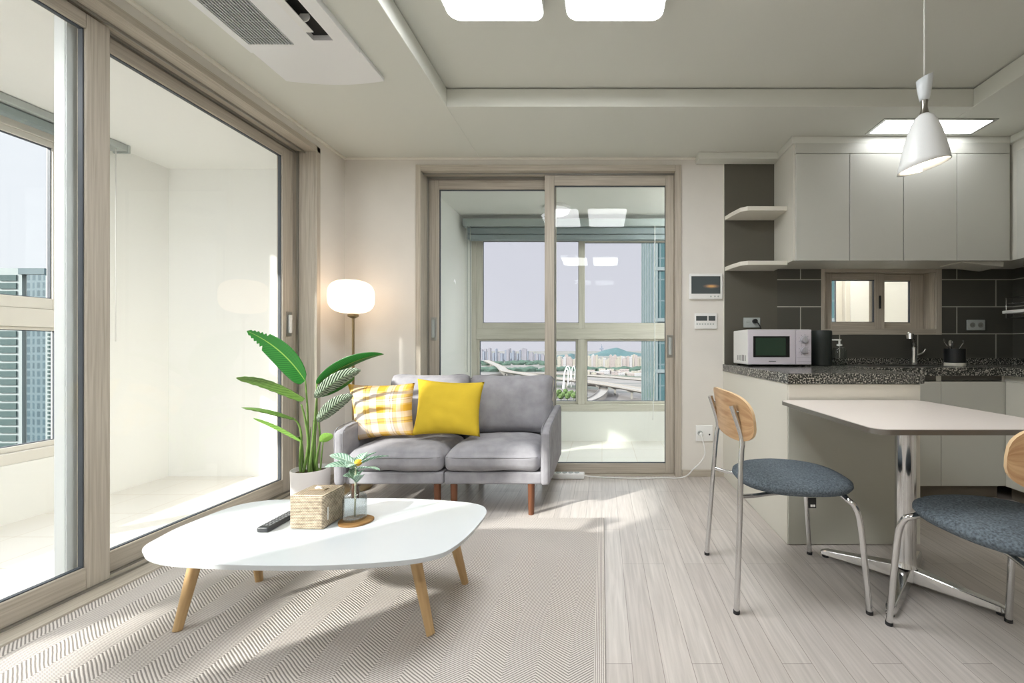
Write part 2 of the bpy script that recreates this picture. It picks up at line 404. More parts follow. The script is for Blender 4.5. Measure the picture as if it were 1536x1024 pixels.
# soffit over the kitchen cupboards and cornices
boxes((.70, 1.29, 2.985, YB, 2.336, 2.385), (1.275, XR, 2.762, YB, 2.336, 2.385), (2.738, XR, 1.0, 2.762, 2.336, 2.385)).build('trim_1', CEIL, kind='structure', bevel=.006)
boxes((XL, XL+.018, YN, YB, 2.369, 2.385), (XL+.018, .70, YB-.014, YB, 2.371, 2.385)).build('trim_2', CORNICE, kind='structure', bevel=.003)
boxes((.60, .915, YB-.012, YB, 0, .05)).build('baseboard_back', FRAMEW, kind='structure', bevel=.002)
boxes((XL, XL+.012, 2.803, YB-.012, 0, .06), (XL, -1.39, YB-.012, YB, 0, .06)).build('baseboard_left', FRAMEW, kind='structure', bevel=.002)
boxes((.906, .916, YB-.004, YB, .84, 2.336)).build('trim_3', CORNICE, kind='structure')

# ------------------------------------------------------------------ sliding doors and windows
def frame4(m, ax, a0, a1, z0, z1, p0, p1, wl, wr, wt, wb):
    def bx(a, b, c, d):
        if ax == 'x': m.box(a, b, p0, p1, c, d)
        else: m.box(p0, p1, a, b, c, d)
    bx(a0, a0+wl, z0, z1); bx(a1-wr, a1, z0, z1); bx(a0+wl, a1-wr, z1-wt, z1); bx(a0+wl, a1-wr, z0, z0+wb)
def leaf(root, name, ax, a0, a1, z0, z1, p0, p1, w, m, pn, seal=True):
    wl, wr, wt, wb = w
    mb = MB(); frame4(mb, ax, a0, a1, z0, z1, p0, p1, wl, wr, wt, wb)
    lf = mb.build(name, m, root, bevel=.003)
    pm = (p0+p1)/2; g = MB()
    if ax == 'x': g.box(a0+wl-.006, a1-wr+.006, pm-.004, pm+.004, z0+wb-.006, z1-wt+.006)
    else: g.box(pm-.004, pm+.004, a0+wl-.006, a1-wr+.006, z0+wb-.006, z1-wt+.006)
    g.build('glass', pn, lf)
    if seal:
        s = MB(); frame4(s, ax, a0+wl-.001, a1-wr+.001, z0+wb-.001, z1-wt+.001, pm-.009, pm+.009, .005, .005, .005, .005)
        s.build('seal', SEAL, lf)
    return lf
def handle_y(lf, x, y, z0, z1):      # recessed pull on a leaf that faces +X
    m = MB(); m.box(x, x+.004, y-.022, y+.022, z0, z1); m.build('handle_plate', SATIN, lf, bevel=.001)
    m = MB(); m.box(x+.004, x+.018, y-.012, y+.010, z0+.02, z1-.02); m.build('handle', WHITEP, lf, bevel=.003)
def handle_x(lf, x, y, z0, z1):
    m = MB(); m.box(x-.022, x+.022, y-.004, y, z0, z1); m.build('handle_plate', SATIN, lf, bevel=.001)
    m = MB(); m.box(x-.012, x+.010, y-.018, y-.004, z0+.02, z1-.02); m.build('handle', GREYP, lf, bevel=.003)
# left: four-leaf balcony door
D1 = struct('door_1')
m = MB()
m.box(XL-.002, XL+.012, OY1, 2.803, 0, 2.32); m.box(XL-.002, XL+.012, OY0-.035, OY0, 0, 2.32); m.box(XL-.002, XL+.012, OY0-.035, 2.803, 2.284, 2.32)
m.box(-2.155, XL-.002, OY1, OY1+.018, 0, 2.30); m.box(-2.155, XL-.002, OY0-.018, OY0, 0, 2.30); m.box(-2.155, XL-.002, OY0, OY1, 2.284, 2.30)
m.box(-2.155, XL+.012, OY0, OY1, .0005, .018)
m.build('casing', FRAMEW, D1, bevel=.002)
boxes((-2.010, -1.999, OY0, OY1, .018, .026), (-2.063, -2.055, OY0, OY1, .018, .026), (-2.118, -2.108, OY0, OY1, .018, .026),
      (-2.063, -2.055, OY0, OY1, 2.272, 2.284), (-2.118, -2.108, OY0, OY1, 2.272, 2.284), (-2.002, -1.996, OY0, OY1, 2.272, 2.284), (-2.05, -2.04, OY1-.010, OY1, .03, 2.284)).build('track', SATIN, D1)
W4 = (.085, .085, .058, .085)
nl = leaf(D1, 'leaf', 'y', .405, 1.682, .024, 2.270, -2.050, -2.010, (.085, .078, .058, .086), FRAMEW, PANE)
fl = leaf(D1, 'leaf', 'y', 1.585, 2.750, .024, 2.270, -2.106, -2.066, (.085, .088, .062, .086), FRAMEW, PANE)
handle_y(fl, -2.066, 2.712, 1.04, 1.20)
boxes((-2.066, -2.0615, 1.5835, 1.667, .030, 2.262), (-2.107, -2.066, 1.5815, 1.5845, .030, 2.262)).build('stile_reflection', mat('reflection white', (236, 240, 242), .3), fl, bevel=.001)  # whitish reflection on the far stile, added as a thin white strip
for z0, z1 in ((.055, .070), (2.225, 2.24)): boxes((-2.066, -2.052, 1.69, 1.712, z0, z1)).build('stopper', WHITEP, fl, bevel=.002)
m = MB(); m.tube([(-2.066, 1.668+.02, .985), (-2.052, 1.668+.02, .985)], .014); m.build('latch', SATIN, fl, smooth=40)
# back: two-leaf door
D2 = struct('door_2')
m = MB()
m.box(-1.392, -1.355, YB-.014, YB+.002, 0, 2.33); m.box(.548, .593, YB-.014, YB+.002, 0, 2.33); m.box(-1.355, .548, YB-.014, YB+.002, 2.285, 2.33)
m.box(-1.370, -1.355, YB+.002, YB+.195, 0, 2.30); m.box(.548, .555, YB+.002, YB+.195, 0, 2.30); m.box(-1.355, .548, YB+.002, YB+.195, 2.285, 2.30); m.box(-1.355, .548, YB-.002, YB+.195, .0005, .006)
m.build('casing', FRAMEW, D2, bevel=.002)
boxes((-1.355, .548, YB+.092, YB+.1, .006, .012), (-1.355, .548, YB+.092, YB+.1, 2.273, 2.285), (-1.3545, -1.348, YB+.10, YB+.122, .01, 2.28), (-1.355, .548, YB+.03, YB+.036, 2.276, 2.285)).build('track', SATIN, D2)
l2 = leaf(D2, 'leaf', 'x', -1.352, -.36, .012, 2.272, 3.212, 3.252, (.078, .07, .072, .075), FRAMEW, PANE2)
r2 = leaf(D2, 'leaf', 'x', -.436, .546, .008, 2.275, 3.126, 3.166, (.074, .062, .078, .076), FRAMEW, PANE2)
handle_x(l2, -1.312, 3.212, 1.02, 1.20); handle_x(r2, .516, 3.126, .89, 1.06)
boxes((-.445, -.425, 3.196, 3.212, 2.185, 2.20)).build('stopper', WHITEP, l2, bevel=.002)
# outer window of the left balcony
def window_unit(name, ax, a0, a1, mull, p0, p1, m, zs, pn, sill=True):
    """zs = frame bottom, glass bottom, transom low, transom high, upper glass bottom, upper glass top, frame top"""
    zb, zg, zt0, zt1, zug, zut, zf = zs
    w = struct(name); mb = MB(); fr = .05
    def bx(a, b, c, d, q0=p0, q1=p1, mm=None):
        (mm or mb).box(*((a, b, q0, q1) if ax == 'x' else (q0, q1, a, b)), c, d)
    bx(a0, a0+fr, zb, zf); bx(a1-fr, a1, zb, zf); bx(a0+fr, a1-fr, zb, zg-.03); bx(a0+fr, a1-fr, zt0, zt1); bx(a0+fr, a1-fr, zut+.03, zf)
    for q in mull: bx(q-.035, q+.035, zg-.03, zt0)
    mb.build('frame', m, w, bevel=.004)
    pm = (p0+p1)/2; edges = [a0+fr]+list(mull)+[a1-fr]; n = 0
    for i in range(len(edges)-1):
        e0, e1 = edges[i], edges[i+1]
        lo0 = e0+(.035 if i else 0); lo1 = e1-(.035 if i < len(edges)-2 else 0)
        leaf(w, 'fixed_light', ax, lo0+.001, lo1-.001, zg-.029, zt0-.001, pm-.022, pm+.022, (.022, .022, .018, .03), m, pn)
        off = .024 if i % 2 else -.024
        leaf(w, 'sash', ax, e0-(.035 if i else -.001), e1+(.035 if i < len(edges)-2 else -.001), zt1+.001, zut+.029, pm+off-.02, pm+off+.02, (.062, .062, .035, max(.02, zug-zt1)), m, pn)
    return w
WZ = (.32, .412, 1.085, 1.19, 1.254, 2.157, 2.235)
window_unit('window_5', 'y', -2.35, .24, (-1.05,), -3.36, -3.26, WINFR, WZ, PANEW)
w1 = window_unit('window_1', 'y', .60, 2.56, (1.58,), -3.36, -3.26, WINFR, (.32, .412, 1.085, 1.19, 1.254, 2.157, 2.235), PANEW)
boxes((-3.40, -3.25, -2.75, -2.35, -.1, 2.5), (-3.40, -3.25, .24, .60, .32, 2.235), (-3.40, -3.25, 2.56, 3.2, -.1, 2.5), (-3.40, -3.25, -2.35, 2.56, -.1, .32), (-3.40, -3.25, -2.35, 2.56, 2.235, 2.5)).build('wall_balcony_outer', BALC, kind='structure')
boxes((-3.25, -2.16, YB, YB+.12, -.1, 2.5)).build('wall_balcony_end', BALC, kind='structure')
boxes((-3.25, -2.16, -2.75, -2.63, -.1, 2.5)).build('wall_balcony_near', BALC, kind='structure')
boxes((-3.25, -2.16, -2.63, YB, 2.305, 2.5)).build('ceiling_balcony', BALC, kind='structure')
boxes((-3.25, -2.16, -2.63, YB, -.12, 0)).build('floor_balcony', BTILES, kind='structure')
# rear balcony
w2 = window_unit('window_2', 'x', -1.345, 1.25, (-.213, .90), 4.24, 4.34, FRAMEG, (.305, .405, 1.05, 1.155, 1.217, 2.067, 2.16), PANEW)
boxes((-1.53, -1.345, 4.23, 4.36, -.1, 2.5), (1.25, 1.35, 4.23, 4.36, -.1, 2.5), (-1.345, 1.25, 4.23, 4.36, -.1, .305), (-1.345, 1.25, 4.23, 4.36, 2.16, 2.5)).build('wall_terrace_outer', BALC, kind='structure')
boxes((-1.53, -1.41, YB+.2, 4.23, -.1, 2.5)).build('wall_terrace_left', BALC, kind='structure')
boxes((1.35, 1.45, YB+.2, 4.36, -.1, 2.5)).build('wall_terrace_right', BALC, kind='structure')
boxes((-1.41, 1.35, YB+.2, 4.23, 2.28, 2.5)).build('ceiling_terrace', BALC, kind='structure')
boxes((-1.41, 1.35, YB+.2, 4.23, -.12, 0)).build('floor_terrace', BTILES, kind='structure')
boxes((-1.36, .55, YB+.195, YB+.2, -.0, .006)).build('trim_4', SATIN, kind='structure')
# utility room behind the kitchen window
window_unit('window_4', 'x', 1.50, 2.56, (2.0,), 4.24, 4.34, WINFR, (.5, .60, 1.0, 1.05, 1.10, 2.05, 2.15), PANE)
boxes((1.45, 1.50, 4.23, 4.36, -.1, 2.5), (2.56, 3.35, 4.23, 4.36, -.1, 2.5), (1.50, 2.56, 4.23, 4.36, -.1, .5), (1.50, 2.56, 4.23, 4.36, 2.15, 2.5)).build('wall_utility_outer', BALC, kind='structure')
boxes((3.28, 3.40, YB+.2, 4.23, -.1, 2.5)).build('wall_utility_right', BALC, kind='structure')
boxes((1.45, 3.28, YB+.2, 4.23, 2.30, 2.5)).build('ceiling_utility', BALC, kind='structure')
boxes((1.45, 3.28, YB+.2, 4.23, -.12, 0)).build('floor_utility', BTILES, kind='structure')
# kitchen window
w3 = struct('window_3')
m = MB(); z0, z1 = 1.06, 1.562
m.box(1.64, 1.665, YB-.012, YB+.002, z0, z1); m.box(2.497, 2.54, YB-.012, YB+.002, z0, z1); m.box(1.665, 2.497, YB-.012, YB+.002, z1-.035, z1); m.box(1.665, 2.497, YB-.012, YB+.002, z0, z0+.045)
m.box(1.665, 1.68, YB+.002, YB+.19, z0+.035, z1-.015); m.box(2.490, 2.504, YB+.002, YB+.19, z0+.035, z1-.015); m.box(1.68, 2.49, YB+.002, YB+.19, z1-.03, z1-.015); m.box(1.68, 2.49, YB+.002, YB+.19, z0+.032, z0+.045)
m.build('casing', FRAMEW, w3, bevel=.002)
ks1 = leaf(w3, 'sash', 'x', 1.682, 2.155, 1.107, 1.530, YB+.05, YB+.085, (.07, .075, .05, .05), FRAMEW, PANE)
ks2 = leaf(w3, 'sash', 'x', 2.085, 2.488, 1.107, 1.530, YB+.095, YB+.13, (.07, .10, .05, .05), FRAMEW, PANE)
m = MB(); m.rbox((2.115, YB+.044, 1.31), (.014, .014, .10), .006, 2); m.build('latch', BLACK, ks1, smooth=True)

# blinds
bl = thing('roller_blind', 'grey rolled-up blind under the balcony ceiling behind the big left sliding door', 'blind', (-3.18, .3, 2.24))
boxes((-3.235, -3.135, -2.3, 2.72, 2.258, 2.303)).build('headrail', GREYP, bl, bevel=.006)
boxes((-3.215, -3.155, -2.28, 2.55, 2.205, 2.255)).build('rolled_slats', mat('blind slats grey', (140, 152, 152), .5), bl, bevel=.01)
boxes((-3.239, -3.131, 2.72, 2.735, 2.25, 2.303)).build('end_cap', GREYP, bl, bevel=.005)
for dy in (.0, .045):
    m = MB(); m.tube([(-3.15, 2.62+dy, 2.26), (-3.15, 2.62+dy, .96+dy)], .003, 6); m.build('pull_cord', WHITEP, bl, smooth=True)
b2 = thing('roller_blind', 'blue-grey rolled-up blind above the city window behind the back sliding door', 'blind', (-.05, 4.12, 2.05))
BS = mat('blind slats blue grey', (140, 152, 156), .5)
boxes((-1.375, 1.28, 4.05, 4.17, 2.16, 2.235)).build('headrail', mat('blind rail', (172, 182, 182), .5), b2, bevel=.006)
boxes((-1.345, 1.26, 4.08, 4.15, 2.035, 2.085), (-1.345, 1.26, 4.085, 4.15, 2.09, 2.155)).build('rolled_slats', BS, b2, bevel=.008)
m = MB(); m.tube([(-1.33, 4.06, 2.16), (-1.33, 4.06, .72)], .004, 6); m.tube([(-1.30, 4.06, 2.16), (-1.30, 4.06, .62)], .004, 6); m.build('pull_cord', GREYP, b2, smooth=True)
m = MB(); m.tube([(.52, 4.05, 2.16), (.52, 4.05, 1.2), (.515, 4.04, .75), (.50, 4.05, .25)], .004, 6, smoothpath=5); m.build('draw_cord', WHITEP, b2, smooth=True)

# ------------------------------------------------------------------ ceiling fittings
def rr(cx, cy, w, d, r, n=6):
    p = []
    for (sx, sy, a0) in ((1, 1, 0), (-1, 1, 90), (-1, -1, 180), (1, -1, 270)):
        for k in range(n+1):
            a = math.radians(a0+90*k/n); p.append((cx+sx*(w/2-r)+r*math.cos(a), cy+sy*(d/2-r)+r*math.sin(a)))
    return p
for (x0, x1, y0, y1, lab) in ((-.685, -.262, 1.20, 1.87, 'left one of the two rounded white LED panels in the ceiling, nearer the air conditioner'),
                              (-.155, .270, 1.20, 1.87, 'right one of the two rounded white LED panels in the ceiling, nearer the pendant')):
    t = thing('ceiling_light', lab, 'ceiling light', ((x0+x1)/2, (y0+y1)/2, 2.499), 'LED panels in the recessed ceiling')
    p = rr((x0+x1)/2, (y0+y1)/2, x1-x0, y1-y0, .05)
    m = MB(); m.prism(rr((x0+x1)/2, (y0+y1)/2, x1-x0+.008, y1-y0+.008, .053), 2.452, 2.499); m.build('frame', WHITEP, t)
    m = MB(); m.prism(p, 2.4495, 2.452, inset=.01); m.build('diffuser', LED, t)
kt = thing('recessed_light', 'square recessed ceiling light panel in front of the kitchen wall cupboards', 'ceiling light', (2.1, 2.64, 2.385))
m = MB(); m.box(1.75, 2.46, 2.548, 2.565, 2.380, 2.3849); m.box(1.75, 2.46, 2.72, 2.737, 2.380, 2.3849); m.box(1.75, 1.77, 2.565, 2.72, 2.380, 2.3849); m.box(2.44, 2.46, 2.565, 2.72, 2.380, 2.3849); m.build('frame', SATIN, kt)
boxes((1.77, 2.44, 2.565, 2.72, 2.3815, 2.3848)).build('diffuser', emit('kitchen panel', (.97, .985, 1.0), 7.0), kt)
# ceiling lamp on the rear balcony
t = thing('ceiling_lamp', 'small round flush ceiling lamp on the balcony behind the back sliding door', 'ceiling light', (-.42, 3.85, 2.28))
m = MB(); m.lathe([(.125, 2.2795), (.13, 2.26), (.125, 2.25)], -.42, 3.85, 32); m.build('base', WHITEP, t, smooth=30)
m = MB(); m.lathe([(.118, 2.25), (.11, 2.225), (.08, 2.208), (.03, 2.20), (.004, 2.199)], -.42, 3.85, 32); m.build('diffuser', emit('opal lamp', (1, .98, .96), .55), t, smooth=True)
# air conditioner
ac = thing('air_conditioner', 'white ceiling cassette air conditioner with grey slatted intake and dark outlet slot', 'air conditioner', (-1.4, 1.6, 2.385))
def acprof(x0, x1, y0, y1, m, zt, zb, mm, name, curve=.03):
    mb = MB(); rows = []
    N = 14
    xs = [x0+(x1-x0)*k/N for k in range(N+1)]
    lo = [mb.bm.verts.new((x, y1-curve*(1-math.sin(math.pi*k/N)) if curve else y1, zt)) for k, x in enumerate(xs)]
    lo2 = [mb.bm.verts.new((x, y0, zt)) for x in xs]
    hb = [mb.bm.verts.new((x, (y1-curve*(1-math.sin(math.pi*k/N)) if curve else y1), zb)) for k, x in enumerate(xs)]
    hb2 = [mb.bm.verts.new((x, y0, zb)) for x in xs]
    for k in range(N):
        mb.bm.faces.new((hb[k], hb[k+1], hb2[k+1], hb2[k])); mb.bm.faces.new((lo[k], lo2[k], lo2[k+1], lo[k+1]))
        mb.bm.faces.new((lo[k], lo[k+1], hb[k+1], hb[k])); mb.bm.faces.new((lo2[k], hb2[k], hb2[k+1], lo2[k+1]))
    mb.bm.faces.new((lo[0], hb[0], hb2[0], lo2[0])); mb.bm.faces.new((lo[-1], lo2[-1], hb2[-1], hb[-1]))
    bmesh.ops.recalc_face_normals(mb.bm, faces=mb.bm.faces)
    return mb.build(name, mm, ac, bevel=.004)
ACW = mat('ac shell', (236, 237, 238), .3)
# shell as pieces round the outlet and intake openings
m = MB()
zt, zb = 2.3849, 2.355
for b in ((-1.655, -1.62, .7, 1.94, zb, zt), (-1.41, -1.305, .7, 1.94, zb, zt), (-1.215, -1.145, .7, 1.94, zb, zt), (-1.62, -1.41, 1.885, 1.94, zb, zt), (-1.305, -1.215, 1.86, 1.94, zb, zt), (-1.655, -1.145, .66, .70, zb, zt)): m.box(*b)
m.build('shell', ACW, ac)
acprof(-1.657, -1.143, 1.945, 2.19, m, zt, 2.362, ACW, 'end_cover')
boxes((-1.62, -1.41, .7, 1.885, 2.372, 2.380)).build('intake', mat('ac filter', (120, 124, 128), .6), ac)
m = MB()
for k in range(15): x = -1.612+k*.0139; m.box(x, x+.0045, .7, 1.885, 2.354, 2.366)
for k in range(26): y = .72+k*.045; m.box(-1.62, -1.41, y, y+.002, 2.357, 2.364)
m.build('grille', mat('ac grille', (196, 198, 200), .5), ac)
boxes((-1.305, -1.215, .7, 1.86, 2.378, 2.3845)).build('outlet', mat('ac outlet dark', (18, 18, 18), .7), ac)
boxes((-1.300, -1.262, .72, 1.80, 2.345, 2.349)).build('vane', WHITEP, ac, bevel=.001)
for k in range(8):
    y = 1.74-.11*k
    m = MB(); m.lathe([(.001, -.0015), (.022, -.0015), (.022, .0015), (.001, .0015)], 0, 0, 16, M=Matrix.Translation((-1.258, y, 2.366)) @ Matrix.Rotation(math.radians(90), 4, 'X')); m.build('deflector', WHITEP, ac)
# pendant
px, py = 1.203, 1.535
pd = thing('pendant_lamp', 'white bell-shaped pendant lamp hanging over the dining table on a thin white cord', 'pendant lamp', (px, py, 1.6))
def pz(yy): return H+(CY-yy)*py/F
m = MB(); m.tube([(px, py, pz(118)), (px, py, 2.499)], .0025, 8); m.build('cord', WHITEP, pd, smooth=True)
m = MB(); m.lathe([(.045, 2.4989), (.045, 2.48), (.03, 2.472)], px, py, 28); m.build('canopy', WHITEP, pd, smooth=30)
m = MB(); m.lathe([(.0135, pz(151)), (.017, pz(145)), (.022, pz(132)), (.0255, pz(118)), (.0262, pz(106))], px, py, 32, cap1=False)
bmesh.ops.bisect_plane(m.bm, geom=m.bm.verts[:]+m.bm.edges[:]+m.bm.faces[:], plane_co=(px, py, pz(116.5)), plane_no=Vector((-.42, 0, 1)), clear_outer=True)
m.build('top_cup', WHITEG, pd, smooth=True, solid=.0015)
m = MB(); m.lathe([(.0118, pz(150)), (.0105, pz(156)), (.0105, pz(162)), (.013, pz(168)), (.0175, pz(173))], px, py, 28); m.build('neck', mat('brushed nickel', (150, 146, 138), .3, 1), pd, smooth=40)
m = MB(); m.lathe([(.017, pz(172.5)), (.029, pz(177)), (.041, pz(186)), (.052, pz(199)), (.062, pz(214)), (.071, pz(230)), (.079, pz(246)), (.086, pz(262)), (.091, pz(280))], px, py, 56, cap1=False)
bmesh.ops.bisect_plane(m.bm, geom=m.bm.verts[:]+m.bm.edges[:]+m.bm.faces[:], plane_co=(px, py, pz(250)), plane_no=Vector((.22, 0, -1)), clear_outer=True)
m.build('shade', mat('pendant shade', (226, 228, 228), .3), pd, smooth=True, solid=.002)
m = MB(); m.lathe([(.012, pz(178)), (.014, pz(190)), (.028, pz(202)), (.033, pz(212)), (.027, pz(222)), (.004, pz(227))], px, py, 24)
m.build('bulb', emit('warm bulb', (1, .84, .64), 40), pd, smooth=True)

# ------------------------------------------------------------------ kitchen
PX0, PX1, PY0 = .909, 1.556, 2.015
DP = boxes((.916, 1.31, YB-.008, YB-.0005, .84, 2.336)).build('dark_wall_panel', DARKP)
tag(DP, 'dark grey-brown wall panel behind the open shelves and microwave', 'wall panel')
DP['kind'] = 'structure'
DP.name = 'trim_5'
boxes((1.31, 1.64, YB-.006, YB, .84, 1.575), (2.54, XR, YB-.006, YB, .84, 1.575), (1.64, 2.54, YB-.006, YB, .84, 1.06), (1.64, 2.54, YB-.006, YB, 1.562, 1.575)).build('wall_tiles_back', TILE, kind='structure')
boxes((XR-.006, XR, 1.2, YB-.006, .84, 1.575)).build('wall_tiles_right', TILE, kind='structure')
# worktop with sink hole
SX0, SX1, SY0, SY1 = 1.78, 2.30, 2.70, 2.98
WT = thing('worktop', 'speckled dark granite worktop running from the peninsula along the kitchen wall', 'worktop', (1.2, 2.5, .79))
boxes((PX0-.004, PX1+.012, PY0-.015, YB-.001, .79, .84), (PX1+.012, SX0, 2.565, YB-.001, .79, .84), (SX0, SX1, 2.565, SY0, .79, .84), (SX0, SX1, SY1, YB-.001, .79, .84), (SX1, XR-.001, 2.565, YB-.001, .79, .84), (2.50, XR-.001, 1.2, 2.565, .79, .84)).build('slab', GRANITE, WT)
boxes((1.312, XR-.007, YB-.022, YB-.0065, .8402, .885), (XR-.022, XR-.0065, 1.2, YB-.022, .8402, .885)).build('upstand', GRANITE, WT)
# peninsula
pn = thing('peninsula', 'off-white peninsula unit carrying the granite worktop beside the dining table', 'kitchen unit', (1.23, 2.5, 0))
boxes((PX0, PX1, PY0+.005, YB-.001, .001, .789)).build('body', PENIN, pn, bevel=.002)
boxes((PX0+.004, PX1-.0, PY0-.004, PY0+.005, .705, .787)).build('front_rail', OFFWH, pn, bevel=.001)
boxes((PX0+.004, PX1-.02, PY0-.002, PY0+.005, .004, .70)).build('front_panel', mat('peninsula front shaded', (196, 196, 184), .45), pn, bevel=.001)  # same panel below the table, its shade put into a greyer colour
boxes((PX1-.018, PX1, PY0-.004, PY0+.005, .004, .70)).build('end_strip', OFFWH, pn, bevel=.001)
# base cabinets under the back worktop
def base_cab(x0, x1, doors, lab, y0=2.60, toe=.095):
    t = thing('base_cabinet', lab, 'cabinet', ((x0+x1)/2, 2.85, 0), 'base cabinets under the back worktop')
    boxes((x0, x0+.016, y0, YB-.002, toe, .788), (x1-.016, x1, y0, YB-.002, toe, .788), (x0+.016, x1-.016, y0, YB-.002, toe, toe+.016), (x0+.016, x1-.016, YB-.018, YB-.002, toe+.016, .788)).build('body', CABSIDE, t)
    boxes((x0, x1, y0+.05, y0+.065, .001, toe)).build('toe_kick', mat('toe kick', (120, 112, 100), .6), t)
    boxes((x0+.016, x1-.016, y0+.002, y0+.02, .757, .788)).build('handle_channel', mat('handle channel', (84, 82, 76), .4), t)
    for a, b in doors: boxes((a+.0015, b-.0015, y0-.02, y0-.001, toe+.002, .752)).build('door', CAB, t, bevel=.0015)
    return t
base_cab(1.57, 2.128, [(1.57, 2.128)], 'grey handleless base cabinet next to the peninsula, seen behind the dining table')
base_cab(2.128, 2.545, [(2.128, 2.545)], 'grey handleless base cabinet at the corner, right of the narrower door gap')
t = thing('base_cabinet', 'pale base cabinet returning along the right kitchen wall at the photo edge', 'cabinet', (2.8, 2.0, 0), 'base cabinets under the back worktop')
boxes((2.547, XR-.002, 1.22, YB-.002, .095, .788)).build('body', CABSIDE, t)
boxes((2.60, 2.615, 1.22, 2.61, .001, .095)).build('toe_kick', mat('toe kick', (120, 112, 100), .6), t)
for a, b in ((2.0, 2.575), (1.42, 1.997)): boxes((2.527, 2.546, a, b, .097, .752)).build('door', CABSIDE, t, bevel=.0015)
# sink
sk = thing('sink', 'stainless steel sink basin let into the granite worktop below the small window', 'sink', (2.04, 2.84, .70))
m = MB(); m.box(SX0-.012, SX1+.012, SY0-.012, SY0+.004, .8402, .8425); m.box(SX0-.012, SX1+.012, SY1-.004, SY1+.012, .8402, .8425); m.box(SX0-.012, SX0+.004, SY0+.004, SY1-.004, .8402, .8425); m.box(SX1-.004, SX1+.012, SY0+.004, SY1-.004, .8402, .8425); m.build('rim', STEEL, sk)
m = MB(); a = .006
m.box(SX0+.002, SX1-.002, SY0+.002, SY0+a, .66, .8401); m.box(SX0+.002, SX1-.002, SY1-a, SY1-.002, .66, .8401); m.box(SX0+.002, SX0+a, SY0+a, SY1-a, .66, .8401); m.box(SX1-a, SX1-.002, SY0+a, SY1-a, .66, .8401); m.box(SX0+a, SX1-a, SY0+a, SY1-a, .66, .664); m.build('basin', STEEL, sk)
m = MB(); m.lathe([(.04, .664), (.04, .668), (.03, .6685)], 2.04, 2.84, 24); m.build('drain', CHROME, sk, smooth=30)
# faucet
fx, fy = 2.17, 3.012
def A(px_, py_, Y=3.0): return at(px_, py_, Y)
fc = thing('faucet', 'chrome kitchen faucet with angled spout beside the sink below the small window', 'faucet', (2.29, 3.02, .84))
bx_ = at(1371, 550, 3.02).x
m = MB(); m.lathe([(.028, .8403), (.028, .85), (.022, .855), (.019, .90), (.020, .95), (.021, .975)], bx_, 3.02, 24); m.build('body', CHROME, fc, smooth=35)
m = MB(); m.tube([(bx_, 3.02, .965), (bx_-.02, 3.0, 1.01), (bx_-.07, 2.96, 1.045), (bx_-.115, 2.91, 1.058), (bx_-.135, 2.88, 1.052)], .018, 14, smoothpath=5); m.build('spout', CHROME, fc, smooth=True)
m = MB(); m.tube([(bx_-.135, 2.88, 1.062), (bx_-.14, 2.876, 1.022)], .023, 18); m.build('spray_head', CHROME, fc, smooth=40, bevel=.002)
m = MB(); m.tube([(bx_+.01, 3.02, .905), (bx_+.055, 3.01, .925), (bx_+.07, 3.0, .955)], .008, 12, smoothpath=4); m.build('lever', CHROME, fc, smooth=True)
# upper cabinets
UY = 2.776; UB = 1.552; UT = 2.3355
def upper(x0, x1, n, lab, side):
    t = thing('wall_cabinet', lab, 'cabinet', ((x0+x1)/2, 2.95, UB), 'wall cupboards over the back worktop')
    boxes((x0, x1, UY, YB-.0065, UB, UT)).build('body', CABSIDE, t, bevel=.001)
    boxes((x0+(.0 if not side else .012), x1, UY-.018, UY-.0005, 2.268, UT)).build('filler', CAB, t, bevel=.001)
    w = (x1-x0-(.0 if not side else .012))/n
    for k in range(n):
        a = x0+(.0 if not side else .012)+k*w; boxes((a+.002, a+w-.002, UY-.020, UY-.0015, UB-.004, 2.263)).build('door', CAB, t, bevel=.0015)
    return t
upper(1.288, 2.020, 2, 'grey two-door wall cupboard beside the open shelves, left of the pendant shade', True)
wc2 = upper(2.022, 2.735, 2, 'grey two-door wall cupboard nearest the right kitchen corner, right of the pendant shade', False)
t = thing('wall_cabinet', 'grey wall cupboard on the right kitchen wall, cut off by the photo edge', 'cabinet', (2.9, 2.2, UB), 'wall cupboards over the back worktop')
boxes((2.76, XR-.007, 1.3, UY-.022, UB, UT), (2.76, XR-.007, UY-.022, YB-.0065, UB, UT)).build('body', CABSIDE, t)
for a, b in ((2.33, 2.72), (1.93, 2.327)): boxes((2.741, 2.7585, a, b, UB-.004, 2.263)).build('door', CAB, t, bevel=.0015)
B(2.45, 2.735, 2.80, 2.98, 1.515, 1.548, rot=Matrix.Rotation(math.radians(6), 4, 'Y'), piv=(2.735, 2.9, 1.54)).build('flap', CABSIDE, wc2, bevel=.002)
# open shelves
def shelfpoly():
    return [Vector((.918, YB-.0085, 0)), Vector((.935, 2.99, 0)), Vector((.968, 2.885, 0)), Vector((1.01, 2.85, 0)), Vector((1.286, 2.85, 0)), Vector((1.286, YB-.0085, 0))]
for z, lab in ((1.915, 'upper of the two off-white open shelves with cut corner beside the wall cupboards'), (1.537, 'lower of the two off-white open shelves with cut corner beside the wall cupboards')):
    m = MB(); m.prism([(p.x, p.y) for p in shelfpoly()], z, z+.03)
    tag(m.build('wall_shelf', OFFWH, origin=(1.1, 3.0, z), bevel=.003), lab, 'shelf', 'open shelves beside the wall cupboards')
